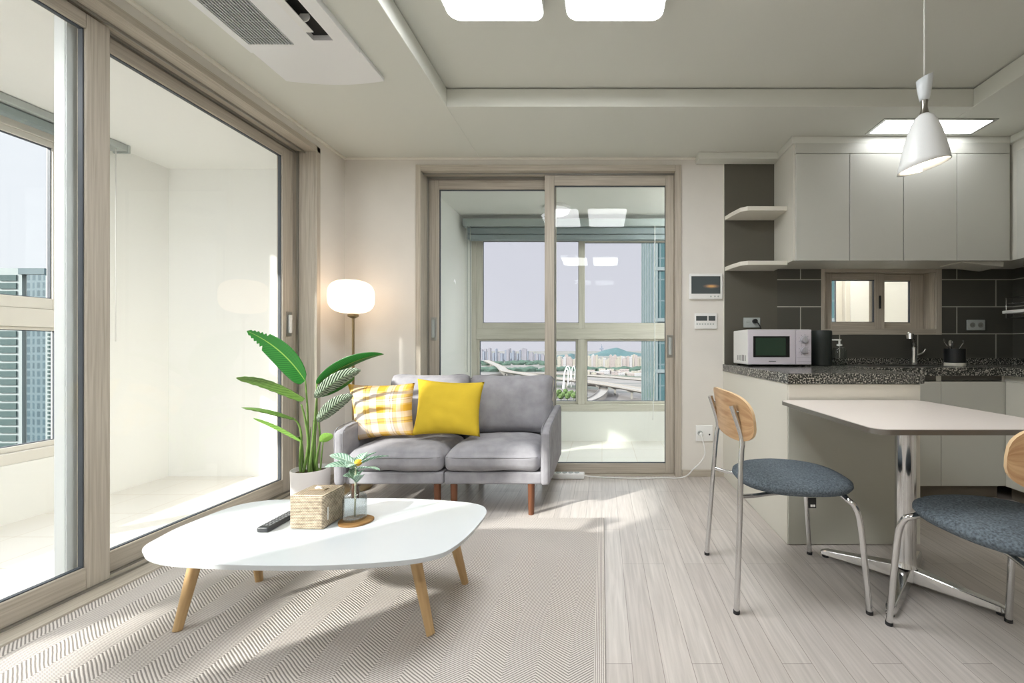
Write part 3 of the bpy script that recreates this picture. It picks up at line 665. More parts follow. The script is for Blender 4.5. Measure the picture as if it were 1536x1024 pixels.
# dish rack on right wall
dr = thing('dish_rack', 'white shelf rack with chrome rails on the right kitchen wall above the worktop', 'rack', (2.95, 2.7, 1.2))
boxes((2.80, XR-.0065, 2.45, 2.88, 1.20, 1.222)).build('tray', WHITEP, dr, bevel=.004)
m = MB()
for z in (1.17, 1.27, 1.31): m.tube([(XR-.01, 2.47, z), (2.81, 2.47, z), (2.81, 2.86, z), (XR-.01, 2.86, z)], .003, 8)
for y in (2.47, 2.60, 2.73, 2.86): m.tube([(2.81, y, 1.17), (2.81, y, 1.31)], .003, 8)
m.build('rail', CHROME, dr, smooth=True)
m = MB(); m.tube([(XR-.02, 2.60, 1.22), (XR-.02, 2.60, 1.50)], .008, 10); m.build('bracket', WHITEP, dr, smooth=True)

# microwave
mw = thing('microwave', 'white microwave oven with dark green door glass and two dials on the peninsula', 'microwave', (1.165, 2.85, .84))
mx0, mx1, my0, my1, mz0, mz1 = .958, 1.374, 2.70, 3.0, .852, 1.085
LIL = mat('microwave front', (214, 208, 216), .35)
boxes((mx0, mx1, my0+.012, my1, mz0, mz1)).build('case', WHITEP, mw, bevel=.006)
fw = mx1-mx0
boxes((mx0+.001, mx0+.312, my0-.004, my0+.011, mz0+.002, mz1-.002)).build('door', LIL, mw, bevel=.003)
dd = [o for o in mw.children if o.name.startswith('door')][0]
boxes((mx0+.033, mx0+.272, my0-.006, my0-.0035, mz0+.05, mz1-.045)).build('window', mat('microwave glass black', (14, 18, 18), .12), dd, bevel=.002)
boxes((mx0+.048, mx0+.245, my0-.007, my0-.0055, mz0+.062, mz1-.056)).build('inner_glass', mat('microwave glass green', (40, 62, 48), .1), dd)
boxes((mx0+.135, mx0+.182, my0-.0055, my0-.0038, mz0+.020, mz0+.0265)).build('badge', mat('badge', (120, 120, 128), .3, .5), dd)
cp = boxes((mx0+.3145, mx1-.001, my0-.004, my0+.011, mz0+.002, mz1-.002)).build('control_panel', LIL, mw, bevel=.003)
for z in (mz0+.165, mz0+.095):
    m = MB(); m.lathe([(.026, 0), (.026, .003), (.020, .005), (.019, .016), (.001, .017)], 0, 0, 28, M=Matrix.Translation((mx0+.366, my0-.004, z)) @ Matrix.Rotation(math.radians(90), 4, 'X'))
    kn = m.build('knob', mat('knob silver', (190, 188, 196), .3, .3), cp, smooth=35)
    boxes((mx0+.364, mx0+.368, my0-.0225, my0-.0195, z-.014, z+.014)).build('pointer', GREYP, kn)
    mk = MB()
    for a in range(0, 360, 40):
        xx = mx0+.366+.033*math.cos(math.radians(a)); zz = z+.033*math.sin(math.radians(a)); mk.box(xx-.0012, xx+.0012, my0-.0052, my0-.0038, zz-.0025, zz+.0025)
    mk.build('dial_marks', mat('dial marks', (120, 118, 128), .5), cp)
boxes((mx0+.32, mx1-.006, my0-.0052, my0-.0038, mz0+.045, mz0+.0465), (mx0+.32, mx1-.006, my0-.0052, my0-.0038, mz0+.022, mz0+.0235)).build('panel_lines', mat('panel line', (150, 146, 156), .5), cp)
VD = mat('vent dark', (70, 74, 80), .6)
for k in range(6): y = 2.745+k*.030; hh = .028+.004*math.sin(k); boxes((mx0-.0008, mx0+.0005, y, y+.009, .89-hh/2, .89+hh/2+.01)).build('vent_slot', VD, mw)
for (x, y) in ((mx0+.03, my0+.04), (mx1-.03, my0+.04), (mx0+.03, my1-.03), (mx1-.03, my1-.03)):
    m = MB(); m.lathe([(.012, .8402), (.013, .8525)], x, y, 14); m.build('foot', RUBBER, mw, smooth=30)
# canister, dispenser, cup
m = MB(); m.lathe([(.060, .8403), (.0635, .845), (.0655, 1.03), (.0655, 1.075), (.062, 1.082), (.055, 1.078), (.052, 1.06)], 1.515, 2.84, 36)
tag(m.build('waste_bin', mat('dark green black', (38, 44, 42), .45), smooth=35, origin=(1.515, 2.84, .84)), 'dark tall round canister standing right of the microwave', 'canister')
sd = thing('soap_dispenser', 'clear glass pump bottle with white pump between the dark canister and faucet', 'soap dispenser', (1.61, 2.79, .84))
GLASSY = pane('clear glass', (.80, .84, .83), 1.5)
m = MB(); m.lathe([(.040, .8403), (.043, .845), (.043, .945), (.036, .962), (.018, .968), (.016, .975)], 1.61, 2.79, 28); m.build('bottle', GLASSY, sd, smooth=35)
m = MB(); m.lathe([(.017, .9752), (.017, .988), (.006, .990), (.006, 1.012), (.012, 1.013), (.012, 1.021)], 1.61, 2.79, 20); m.tube([(1.61, 2.79, 1.017), (1.555, 2.775, 1.017)], .005, 8); m.build('pump', WHITEP, sd, smooth=35)
uc = thing('utensil_cup', 'black cup on a white foot holding steel cutlery right of the faucet', 'utensil cup', (2.335, 2.77, .84))
ux, uy = at(1432, 545, 2.77).x, 2.77
m = MB(); m.lathe([(.056, .8403), (.058, .846), (.058, .862), (.056, .8635)], ux, uy, 32); m.build('foot', OFFWH, uc, smooth=35)
m = MB(); m.lathe([(.055, .864), (.058, .868), (.058, .958), (.054, .958), (.053, .868)], ux, uy, 32); m.build('cup', BLACK, uc, smooth=35)
def spoon(p0, p1, bowl, lab):
    m = MB(); p0 = Vector(p0); p1 = Vector(p1); m.tube([p0, p0.lerp(p1, .5)+Vector((0, 0, .002)), p1], .0022, 8)
    if bowl:
        d = (p1-p0).normalized(); c = p1+d*.022
        m.lathe([(.001, -.004), (.012, -.003), (.017, 0), (.012, .003), (.001, .004)], 0, 0, 18, sx=1, sy=1.35, M=Matrix.Translation(c) @ Matrix.Rotation(math.radians(78), 4, 'X'))
    else:
        m.box(p1.x-.004, p1.x+.004, p1.y-.001, p1.y+.001, p1.z, p1.z+.02)
    tag(m.build('spoon' if bowl else 'fork', CHROME, origin=p0, smooth=40), lab, 'cutlery')
spoon((ux-.01, uy, .90), (ux-.030, uy-.01, .972), True, 'steel spoon with round bowl upward in the black cup')
spoon((ux+.005, uy, .90), (ux-.072, uy, 1.005), False, 'thin steel utensil leaning left out of the black cup')
spoon((ux-.005, uy, .90), (ux+.052, uy-.005, .995), False, 'steel utensil leaning right out of the black cup')
# sockets
def socket(x, z, w, h, Y, mm, lab, holes, col=GREYP):
    t = thing('wall_socket', lab, 'socket', (x, Y, z))
    m = MB(); m.rbox((x, Y-.006, z), (w, .011, h), .004, 2); m.build('plate', mm, t, smooth=30)
    for hx in holes:
        m = MB(); m.lathe([(.019, 0), (.019, .003), (.016, .004), (.015, .001), (.002, .0005)], 0, 0, 20, M=Matrix.Translation((x+hx, Y-.0118, z)) @ Matrix.Rotation(math.radians(90), 4, 'X')); so = m.build('socket_ring', col, t, smooth=40)
        for s in (-1, 1):
            m = MB(); m.tube([(x+hx+s*.006, Y-.0135, z), (x+hx+s*.006, Y-.0120, z)], .0022, 8); m.build('hole', BLACK, so)
    return t
socket((1461.5-CX)/200, H+(CY-487.5)/200, .135, .078, YB-.0065, GREYP, 'grey double socket on the dark tiles right of the small kitchen window', (-.03, .03), mat('socket grey', (140, 142, 136), .4))
t = socket((1126.5-CX)/200, H+(CY-484)/200, .125, .075, YB-.0085, GREYP, 'grey wall socket behind the microwave with a black plug in it', (-.03, .03))
m = MB(); q = Vector(((1130-CX)/200, YB-.02, H+(CY-482)/200)); m.tube([q, q+Vector((0, -.025, 0))], .017, 14); m.tube([q+Vector((0, -.022, 0)), q+Vector((.02, -.03, -.02)), q+Vector((.04, -.03, -.06)), q+Vector((.04, -.04, -.10)), q+Vector((.02, -.03, -.16))], .004, 8, smoothpath=4)
tag(m.build('power_plug', BLACK, origin=q, smooth=40), 'black power plug and cord in the socket above the microwave', 'plug')
wx, wz = (1056-CX)/200, H+(CY-649)/200
t = socket(wx, wz, .125, .12, YB, WHITEP, 'white wall socket near the floor between the back door and peninsula', (-.032,), GREYP)
m = MB(); m.tube([(wx+.038, YB-.0135, wz-.01), (wx+.038, YB-.0118, wz-.01)], .006, 10); m.build('port', BLACK, t)
# plug, cord, strip
m = MB(); q = Vector((wx-.03, YB-.012, wz-.005)); m.tube([q, q+Vector((0, -.03, 0))], .015, 12)
pts = [q+Vector((0, -.028, -.002)), at(1056, 668, 3.03), at(1057, 682, 3.02), at(1050, 694, 3.01), at(1040, 703, 3.0), Vector((.63, 3.02, .03)), Vector((.565, 3.025, .006)), Vector((.45, 3.03, .006)), Vector((.25, 3.015, .006)), Vector((.05, 3.035, .006)), Vector((-.08, 3.04, .012)), Vector((-.135, 3.045, .02))]
m.tube(pts, .0045, 8, smoothpath=6)
ps = thing('power_strip', 'white power strip behind the sofa arm, its cord running to the low socket', 'power strip', (-.24, 3.04, 0))
m.build('power_cord', WHITEP, ps, smooth=True)
m = MB(); m.rbox((-.25, 3.035, .022), (.24, .055, .040), .008, 3); m.build('housing', WHITEP, ps, smooth=30)
for k in range(4):
    x = -.32+k*.045
    m = MB(); m.lathe([(.018, .0425), (.018, .0455), (.014, .0455), (.013, .043)], x, 3.035, 16); m.build('outlet', GREYP, ps, smooth=30)
# intercom and thermostat
def wp(px_): return (px_-CX)/200
def wzz(py_): return H+(CY-py_)/200
t = thing('intercom_monitor', 'white wall intercom with sunset reflection painted on its dark screen, right of the back door', 'intercom', (wp(1058), YB, wzz(430)))
m = MB(); m.rbox((wp(1058), YB-.012, wzz(430)), (.25, .024, .19), .008, 3); m.build('housing', WHITEP, t, smooth=30)
def screenmat():  # sunset reflection painted into the screen's base colour
    m, nt, b = newmat('painted screen reflection'); tc = node(nt, 'ShaderNodeTexCoord')
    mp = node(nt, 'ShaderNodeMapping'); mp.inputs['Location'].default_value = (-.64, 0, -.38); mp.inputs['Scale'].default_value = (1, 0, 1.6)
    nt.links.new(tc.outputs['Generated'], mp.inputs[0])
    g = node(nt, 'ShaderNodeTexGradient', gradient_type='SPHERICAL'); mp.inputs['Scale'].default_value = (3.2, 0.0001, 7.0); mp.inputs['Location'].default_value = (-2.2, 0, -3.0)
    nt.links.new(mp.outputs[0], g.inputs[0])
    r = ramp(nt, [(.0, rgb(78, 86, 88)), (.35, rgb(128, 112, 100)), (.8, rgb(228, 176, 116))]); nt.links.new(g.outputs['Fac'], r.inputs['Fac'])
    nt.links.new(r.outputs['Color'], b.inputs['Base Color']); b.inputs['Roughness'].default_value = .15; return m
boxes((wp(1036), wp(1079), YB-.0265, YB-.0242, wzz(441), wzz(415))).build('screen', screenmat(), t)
for k in (1065, 1071, 1076):
    m = MB(); m.tube([(wp(k), YB-.0242, wzz(445)), (wp(k), YB-.0262, wzz(445))], .006, 10); m.build('button', GREYP, t)
t = thing('thermostat', 'small white thermostat with two dark displays below the wall intercom', 'thermostat', (wp(1058), YB, wzz(482)))
m = MB(); m.rbox((wp(1058.5), YB-.008, wzz(481.5)), (.168, .016, .118), .006, 3); m.build('housing', WHITEP, t, smooth=30)
for a, b in ((1043.5, 1060), (1062, 1072)): boxes((wp(a), wp(b), YB-.018, YB-.0162, wzz(481), wzz(474))).build('display', mat('lcd', (84, 90, 90), .2), t)
m = MB()
for k in range(7): m.box(wp(1044+k*4), wp(1046+k*4), YB-.0178, YB-.0162, wzz(487), wzz(485))
m.build('buttons', GREYP, t)

# ------------------------------------------------------------------ dining table
dt = thing('dining_table', 'rectangular dining table with pale top and chrome column against the peninsula', 'table', (1.2, 1.66, 0))
m = MB(); m.prism(rr(1.197, 1.638, .675, .705, .045), .694, .712); m.build('top', TTOP, dt)
m = MB(); m.prism(rr(1.197, 1.638, .683, .713, .049), .6945, .7105); m.build('edge_band', TEDGE, dt, smooth=30)
boxes((1.05, 1.44, 1.50, 1.88, .682, .6935)).build('mounting_plate', mat('black steel', (40, 40, 40), .5), dt)
cx_, cy_ = 1.246, 1.69
m = MB(); m.lathe([(.044, .075), (.038, .09), (.036, .12), (.036, .6815)], cx_, cy_, 32); m.build('column', CHROME, dt, smooth=40)
for (ex, ey) in ((1.02, 1.918), (1.462, 1.478), (1.03, 1.475), (1.465, 1.905)):
    v = Vector((ex-cx_, ey-cy_, 0)); L = v.length; d = v.normalized(); s = Vector((-d.y, d.x, 0)); mb = MB()
    secs = []
    for f_, w_, zt_, zb_ in ((.02, .03, .078, .022), (.5, .026, .055, .018), (.92, .020, .036, .012), (1, .014, .026, .010)):
        c = Vector((cx_, cy_, 0))+v*f_; secs.append([c-s*w_+Vector((0, 0, zb_)), c+s*w_+Vector((0, 0, zb_)), c+s*w_*.75+Vector((0, 0, zt_)), c-s*w_*.75+Vector((0, 0, zt_))])
    V, fs = mb.grid(secs, close_u=True); mb.cap(V[0], True); mb.cap(V[-1]); bmesh.ops.recalc_face_normals(mb.bm, faces=mb.bm.faces)
    ft = mb.build('foot', CHROME, dt, bevel=.004)
    m = MB(); m.lathe([(.014, .0005), (.014, .014)], ex-d.x*.02, ey-d.y*.02, 16); m.build('glide', RUBBER, ft)

# ------------------------------------------------------------------ dining chairs (local: faces +X, seat centre at origin)
def make_chair(lab):
    t = thing('dining_chair', lab, 'chair', (0, 0, 0), 'dining chairs')
    # seat
    def f(u, v, w, p):
        k = 1-.10*(u*u)*(v*v)
        return p
    m = MB(); prof = [(.001, .398), (.12, .399), (.19, .404), (.235, .418), (.248, .432), (.246, .444), (.225, .456), (.17, .466), (.09, .470), (.001, .471)]
    rows = []; N = 48
    for r, z in prof:
        ring = []
        for k in range(N):
            a = 2*math.pi*k/N; c, s = math.cos(a), math.sin(a); e = 2.45
            q = (abs(c)**e+abs(s)**e)**(-1/e)
            wx = 1.0*r; wy = r*(.93 if c > 0 else .93-.05*abs(c))
            ring.append(Vector((wx*q*c, wy*q*s*.96, z-(.008*max(0, c)*(r/.25)))))
        rows.append([Vector((q_.x*.90-.012, q_.y*.93, q_.z)) for q_ in ring])
    V, fs = m.grid(rows, close_u=True); m.cap(V[0], True); m.cap(V[-1]); bmesh.ops.recalc_face_normals(m.bm, faces=m.bm.faces)
    m.build('seat', SEAT, t, smooth=True)
    R = .0105
    for s in (-1, 1):
        # rear upright: leg + back post in one tube
        m = MB(); m.tube([(-.300, s*.212, .003), (-.282, s*.190, .32), (-.268, s*.168, .56), (-.262, s*.162, .61), (-.268, s*.159, .65), (-.300, s*.155, .748)], R, 14, smoothpath=6)
        m.build('rear_leg', CHROME, t, smooth=50)
        m = MB(); m.tube([(.182, s*.216, .003), (.158, s*.206, .30), (.142, s*.198, .378), (.126, s*.180, .400), (.12, s*.13, .407), (.06, s*.09, .401)], R, 14, smoothpath=6)
        m.build('front_leg', CHROME, t, smooth=50)
        for (x, y) in ((-.300, s*.212), (.182, s*.216)):
            m = MB(); m.lathe([(.0118, .0003), (.0118, .012)], x, y, 14); m.build('foot_cap', RUBBER, t)
        m = MB(); m.tube([(-.277, s*.181, .415), (-.22, s*.15, .405), (-.12, s*.11, .401), (-.02, s*.10, .401)], .008, 10, smoothpath=5); m.build('seat_rail', CHROME, t, smooth=True)
    # backrest: bent ply
    mb = MB(); NU, NV = 28, 10; front = []; back = []
    for i in range(NU+1):
        u = math.sin(math.pi/2*(-1+2*i/NU))
        yy = u*.245
        half = max(.003, .094*(max(0, 1-abs(u)**3.2))**(1/3.0))
        xb = -.282+.036*u*u
        fr_, bk_ = [], []
        for j in range(NV+1):
            v = -1+2*j/NV; z = .700+v*half; lean = -.12*(z-.70)
            n = Vector((1, -.29*u, .12)).normalized()
            p = Vector((xb+lean, yy, z)); fr_.append(p+n*.0055); bk_.append(p-n*.0055)
        front.append(fr_); back.append(bk_)
    uvf = lambda i, j: (math.sin(math.pi/2*(-1+2*i/NU))*.245, j/NV*.18)
    Vf, _ = mb.grid(front, uvf=uvf); Vb, _ = mb.grid(back, uvf=uvf)
    loopf = [r[0] for r in Vf]+Vf[-1][1:]+[r[-1] for r in Vf[::-1][1:]]+Vf[0][::-1][1:-1]
    loopb = [r[0] for r in Vb]+Vb[-1][1:]+[r[-1] for r in Vb[::-1][1:]]+Vb[0][::-1][1:-1]
    n = len(loopf); eb = []
    for k in range(n):
        try: f_ = mb.bm.faces.new((loopf[k], loopf[(k+1) % n], loopb[(k+1) % n], loopb[k])); eb.append(f_); f_.material_index = 1
        except ValueError: pass
    bmesh.ops.recalc_face_normals(mb.bm, faces=mb.bm.faces)
    br = mb.build('backrest', PLY, t, smooth=35)
    br.data.materials.append(PLYEDGE)
    for s in (-1, 1):
        for z in (.67, .725):
            m = MB(); yy = s*.157; xb = -.282+.036*(yy/.245)**2-.12*(z-.7)
            m.tube([(xb-.02, yy, z), (xb+.008, yy, z)], .004, 8); m.build('bolt', SATIN, br, smooth=True)
    m = MB(); m.box(-.030, -.001, -.195, -.193, .376, .414); tg = m.build('care_tag', BLACK, t)
    m = MB(); m.box(-.022, -.014, -.1958, -.1922, .381, .389); m.box(-.012, -.005, -.1958, -.1922, .381, .389); m.build('tag_print', WHITEP, tg)
    return t
ch1 = make_chair('blue-grey padded chair with wooden backrest left of the dining table, facing right')
ch2 = copy_tree(ch1)
ch1.location = (.79, 1.71, 0)
ch2.location = (1.225, 1.262, 0); ch2.rotation_euler = (0, 0, math.radians(92))
ch2['label'] = 'blue-grey padded chair at the near side of the dining table, cut by the photo edge'

# ------------------------------------------------------------------ rug
def rug():
    m = MB(); x0, x1, y0, y1 = -1.965, .012, -.6, 2.315
    m.rbox(((x0+x1)/2, (y0+y1)/2, .0055), (x1-x0, y1-y0, .009), .004, 6)
    o = m.build('rug', RUG, smooth=40, origin=(0, 0, .001))
    return tag(o, 'beige and grey herringbone woven rug under the white coffee table', 'rug')
rug()

# ------------------------------------------------------------------ coffee table
ZT = .325
tbl = [(212.5, 826), (218, 817), (235, 807), (273, 788), (346, 760), (390, 751), (433, 748.5), (528, 747), (619, 747.5), (692, 752), (721, 757), (730, 765), (725, 777), (703, 802), (674, 824), (648, 833), (601, 840.5), (510, 846.5), (419, 848), (328, 846), (255, 842), (222, 835)]
ct = thing('coffee_table', 'low white coffee table with rounded asymmetric top and light wooden legs', 'coffee table', (-.98, 1.52, .01))
tp = spline([on(a, b, ZT) for a, b in tbl], 5, closed=True)
m = MB(); m.prism([(p.x, p.y) for p in tp], ZT-.018, ZT, inset=.012); m.build('top', WHITEG, ct, bevel=.002)
for (bx0, by0, tx, ty) in ((-1.437, 1.392, -1.425, 1.47), (-.571, 1.372, -.675, 1.45), (-1.408, 1.69, -1.38, 1.62), (-.556, 1.672, -.60, 1.60)):
    m = MB(); b_ = Vector((bx0, by0, .0105)); t_ = Vector((tx, ty, ZT-.0185)); m.tube([b_.lerp(t_, k/4) for k in range(5)], .02, 20, radii=[.0135, .0155, .0175, .0192, .021]); m.build('leg', LEGW, ct, smooth=40)
    m = MB(); m.lathe([(.03, ZT-.0235), (.03, ZT-.0183)], tx, ty, 20); m.build('leg_bracket', SATIN, ct)
# tissue box
def rattan():
    m, nt, b = newmat('woven paper cord')
    def M(op, a, bb=None):
        n = node(nt, 'ShaderNodeMath', operation=op)
        for i, x in enumerate((a, bb)):
            if x is None: continue
            if isinstance(x, (int, float)): n.inputs[i].default_value = x
            else: nt.links.new(x, n.inputs[i])
        return n.outputs[0]
    tc = node(nt, 'ShaderNodeTexCoord'); sp = node(nt, 'ShaderNodeSeparateXYZ'); nt.links.new(tc.outputs['Object'], sp.inputs[0])
    nz = node(nt, 'ShaderNodeTexNoise'); nz.inputs['Scale'].default_value = 60; nt.links.new(tc.outputs['Object'], nz.inputs['Vector'])
    a = M('MULTIPLY', M('ADD', sp.outputs['Z'], M('MULTIPLY', nz.outputs['Fac'], .0016)), 2*math.pi/.0052)
    c = M('MULTIPLY', M('ADD', sp.outputs['X'], sp.outputs['Y']), 2*math.pi/.006)
    h = M('ADD', M('MULTIPLY', M('SINE', a), .35), M('MULTIPLY', M('MULTIPLY', M('SINE', c), M('SINE', M('MULTIPLY', a, .5))), .25))
    h2 = M('ADD', h, M('MULTIPLY', nz.outputs['Fac'], .9))
    r = ramp(nt, [(.05, rgb(112, 98, 80)), (.55, rgb(190, 174, 150)), (.95, rgb(222, 208, 186))]); nt.links.new(h2, r.inputs['Fac'])
    nt.links.new(r.outputs['Color'], b.inputs['Base Color']); b.inputs['Roughness'].default_value = .85
    bp = node(nt, 'ShaderNodeBump'); bp.inputs['Strength'].default_value = .8; bp.inputs['Distance'].default_value = .002
    nt.links.new(h, bp.inputs['Height']); nt.links.new(bp.outputs['Normal'], b.inputs['Normal']); return m
RAT = rattan()
tb = thing('tissue_box', 'woven natural cord tissue box in the middle of the coffee table', 'tissue box', (-1.04, 1.51, ZT))
m = MB(); m.rbox((-1.040, 1.508, ZT+.0615), (.124, .120, .121), .010, 6, rot=Matrix.Rotation(math.radians(-2), 3, 'Z')); m.build('cover', RAT, tb, smooth=True)
m = MB(); m.rbox((-1.040, 1.508, ZT+.1235), (.060, .022, .004), .0018, 2); m.build('slot_rim', mat('cord rim', (150, 134, 110), .8), tb, smooth=True)
m = MB(); rows = []
for i in range(9):
    u = -1+2*i/8; rows.append([Vector((-1.040+u*.018*(1-.35*j/4), 1.508+.004*math.sin(6*u+j), ZT+.124+.012*j/4*(1-.5*u*u))) for j in range(5)])
m.grid(rows); m.build('tissue', mat('tissue', (242, 236, 230), .9), tb, smooth=True, solid=.001)
boxes((-.9765, -.9755, 1.462, 1.468, ZT+.03, ZT+.075)).build('toggle', WHITEP, tb, bevel=.0004)
# remote
rm = thing('remote_control', 'slim black remote control lying beside the woven tissue box', 'remote control', (-1.18, 1.5, ZT))
RZ = Matrix.Rotation(math.radians(0), 3, 'Z')
m = MB(); m.rbox((-1.178, 1.508, ZT+.0098), (.042, .165, .018), .006, 4); m.build('housing', mat('remote black', (52, 54, 56), .35), rm, smooth=True)
for i in range(3):
    for j in range(9):
        x = -1.190+i*.012; y = 1.446+j*.0145
        m = MB(); m.box(x-.0035, x+.0035, y-.0035, y+.0035, ZT+.0185, ZT+.0205); m.build('button', mat('remote keys', (128, 130, 132), .5) if (i, j) == (0, 0) else bpy.data.materials['remote keys'], rm)
# bottle with sprig on a coaster
bx0, by0 = -.912, 1.517
co = MB(); co.prism([(p.x, p.y) for p in spline([Vector((bx0+.004+.060*math.cos(a)*(1+.05*math.sin(3*a)), by0-.001+.052*math.sin(a), 0)) for a in [k*math.pi/6 for k in range(12)]], 4, closed=True)], ZT+.0003, ZT+.0075)
tag(co.build('coaster', wood('coaster wood', (122, 88, 46), (150, 114, 68), .55, 20, 60), bevel=.001, origin=(bx0, by0, ZT)), 'small round wooden coaster under the ribbed glass bottle', 'coaster')
bz = ZT+.0077
bt = thing('glass_bottle', 'small ribbed clear glass bottle vase standing on the wooden coaster', 'vase', (bx0, by0, bz))
m = MB(); prof = [(.030, 0), (.037, .004), (.038, .012), (.038, .082), (.034, .094), (.020, .104), (.015, .110), (.0155, .122), (.019, .124), (.019, .130), (.0155, .131)]
inner = [(.0125, .131), (.012, .110), (.017, .102), (.031, .092), (.035, .082), (.035, .014), (.028, .010), (.001, .010)]
rows = []
for k_, (r, z) in enumerate(prof+inner):
    rib = .0020 if (k_ < len(prof) and .01 < z < .09) else 0
    rows.append([Vector((bx0+(r+rib*math.cos(20*2*math.pi*k/80))*math.cos(2*math.pi*k/80), by0+(r+rib*math.cos(20*2*math.pi*k/80))*math.sin(2*math.pi*k/80), bz+z)) for k in range(80)])
V, _ = m.grid(rows, close_u=True); m.cap(V[0], True); m.cap(V[-1]); bmesh.ops.recalc_face_normals(m.bm, faces=m.bm.faces)
m.build('body', pane('bottle glass', (.86, .88, .885), 1.8), bt, smooth=50)

def leafmesh(root, base, tip, width, side, droop=.0, cup=.25, m=LEAF, name='leaf', wav=0, split=False, bend=Vector((0, 0, 0)), N=22, K=8, peak=.42, label=None):
    base = Vector(base); tip = Vector(tip); side = Vector(side).normalized(); ax = (tip-base).normalized()
    side = (side-ax*side.dot(ax)).normalized(); nrm = side.cross(ax).normalized(); mb = MB(); rows = []
    for i in range(N+1):
        t = i/N; c = base.lerp(tip, t)+Vector((0, 0, 1))*droop*4*t*(1-t)+bend*4*t*(1-t)
        w = width/2*(max(0, math.sin(math.pi*t**(math.log(.5)/math.log(peak))))**.58)
        if split and t > .72: w *= (.62 if int(t*40) % 2 else .9)
        row = []
        for j in range(-K, K+1):
            u = j/K; off = nrm*(abs(u)**1.2*w*cup)+nrm*wav*math.sin(t*46+abs(u)*4)*abs(u)
            row.append(c+side*u*w+off)
        rows.append(row)
    mb.grid(rows, uvf=lambda i, j: ((j-K)/K, i/N))
    return mb.build(name, m, root, smooth=True, solid=.0016, label=label)
# sprig
sg = thing('artificial_sprig', 'grey-green leafy sprig with a yellow bud standing in the glass bottle', 'plant', (bx0, by0, bz+.012))
top = Vector((bx0+.004, by0, bz+.195))
m = MB(); m.tube([(bx0, by0, bz+.013), (bx0+.002, by0, bz+.08), (bx0+.003, by0, bz+.14), top], .0032, 8, smoothpath=4); m.build('stem', mat('sprig stem', (196, 196, 170), .6), sg, smooth=True)
for (a, el, L, w, hz) in ((180, 24, .105, .045, 0), (200, 8, .10, .04, -.005), (15, 16, .115, .045, .0), (350, 2, .10, .04, -.012), (265, 6, .05, .042, .006), (90, 25, .08, .04, 0), (120, 10, .085, .04, 0), (45, 30, .08, .035, 0), (215, 35, .05, .03, -.055), (330, 40, .055, .032, -.06), (150, 50, .05, .03, -.05), (20, 55, .05, .03, -.055)):
    d = Vector((math.cos(math.radians(a))*math.cos(math.radians(el)), math.sin(math.radians(a))*math.cos(math.radians(el)), math.sin(math.radians(el))))
    b0 = top+Vector((0, 0, hz)); sd_ = d.cross(Vector((0, 0, 1)))+Vector((0, 0, .25))
    leafmesh(sg, b0, b0+d*L, w, sd_, droop=.008, cup=.3, m=SUCC, N=12, K=4, peak=.5)
m = MB(); m.lathe([(.002, top.z+.004), (.011, top.z+.010), (.014, top.z+.019), (.009, top.z+.027), (.001, top.z+.029)], top.x+.012, top.y-.004, 14); m.build('bud', mat('yellow bud', (226, 176, 50), .7), sg, smooth=True, label='small yellow bud')

# ------------------------------------------------------------------ potted plant
PXc, PYc = -1.735, 2.45
pl = thing('potted_plant', 'tall green bird of paradise plant in a plain white pot between door and sofa', 'potted plant', (PXc, PYc, 0))
m = MB(); m.lathe([(.086, .0005), (.091, .006), (.097, .12), (.100, .244), (.0995, .247), (.095, .247), (.094, .23), (.090, .222)], PXc, PYc, 48, cap1=False); m.build('pot', POT, pl, smooth=35)
m = MB(); m.lathe([(.091, .215), (.091, .222), (.06, .228), (.001, .230)], PXc, PYc, 32); m.build('soil', SOIL, pl, smooth=40)
def P(px_, py_, dy=0): return at(px_, py_, PYc+dy)
def petiole(pts, r0=.008, r1=.004):
    m = MB(); ps_ = spline(pts, 6); n = len(ps_); m.tube(ps_, r0, 10, radii=[r0+(r1-r0)*k/(n-1) for k in range(n)]); m.build('petiole', STEM, pl, smooth=True)
zc = Vector((PXc, PYc, .225))
def root(dx, dy=0): return Vector((PXc+dx, PYc+dy, .222))
L1b = P(458, 571); petiole([root(-.01), P(462, 650), P(461, 610), L1b])
leafmesh(pl, L1b, P(370, 496, -.04), .20, (-.15, -.35, 1), droop=.03, cup=.12, split=True, N=40, peak=.34, bend=Vector((.02, 0, .0)))
L2b = P(456, 601, -.03); petiole([root(-.03, -.02), P(462, 668, -.02), P(458, 630, -.02), P(452, 606, -.03)]);
leafmesh(pl, P(457, 598, -.03), P(354, 567, -.10), .12, (-.1, -.75, .75), droop=.035, cup=.35, m=LEAFP, wav=.0015, N=40, peak=.36)
petiole([root(-.05, -.01), P(450, 690, -.01), P(452, 655, -.02), P(448, 636, -.03), P(438, 626, -.05)]);
leafmesh(pl, P(442, 628, -.05), P(362, 611, -.12), .07, (-.1, -.9, .4), droop=.02, cup=.6, m=LEAFP, wav=.001, N=30)
petiole([root(-.04, .02), P(455, 700, .01), P(453, 668, 0), P(448, 655, -.02)])
leafmesh(pl, P(454, 662, -.02), P(380, 627, -.06), .055, (-.1, -.6, .8), droop=.02, cup=.4, m=LEAFY, N=24)
petiole([root(.02, .01), P(472, 660), P(475, 620), P(475, 575, .02)])
leafmesh(pl, P(474, 577, .02), P(576, 531, .0), .085, (.1, -.75, .65), droop=.035, cup=.5, N=30)
petiole([root(.01, -.03), P(469, 665, -.03), P(473, 620, -.03), P(475, 597, -.04)])
leafmesh(pl, P(472, 596, -.05), P(541, 554, -.10), .085, (.25, -.5, 1), droop=.02, cup=.35, m=LEAFZ, wav=.004, N=44)
leafmesh(pl, P(478, 595, .03), P(532, 566, .05), .07, (.25, -.7, .8), droop=-.005, cup=.3, N=24)
petiole([root(.04, -.0), P(475, 690), P(480, 660), P(478, 632, -.03)])
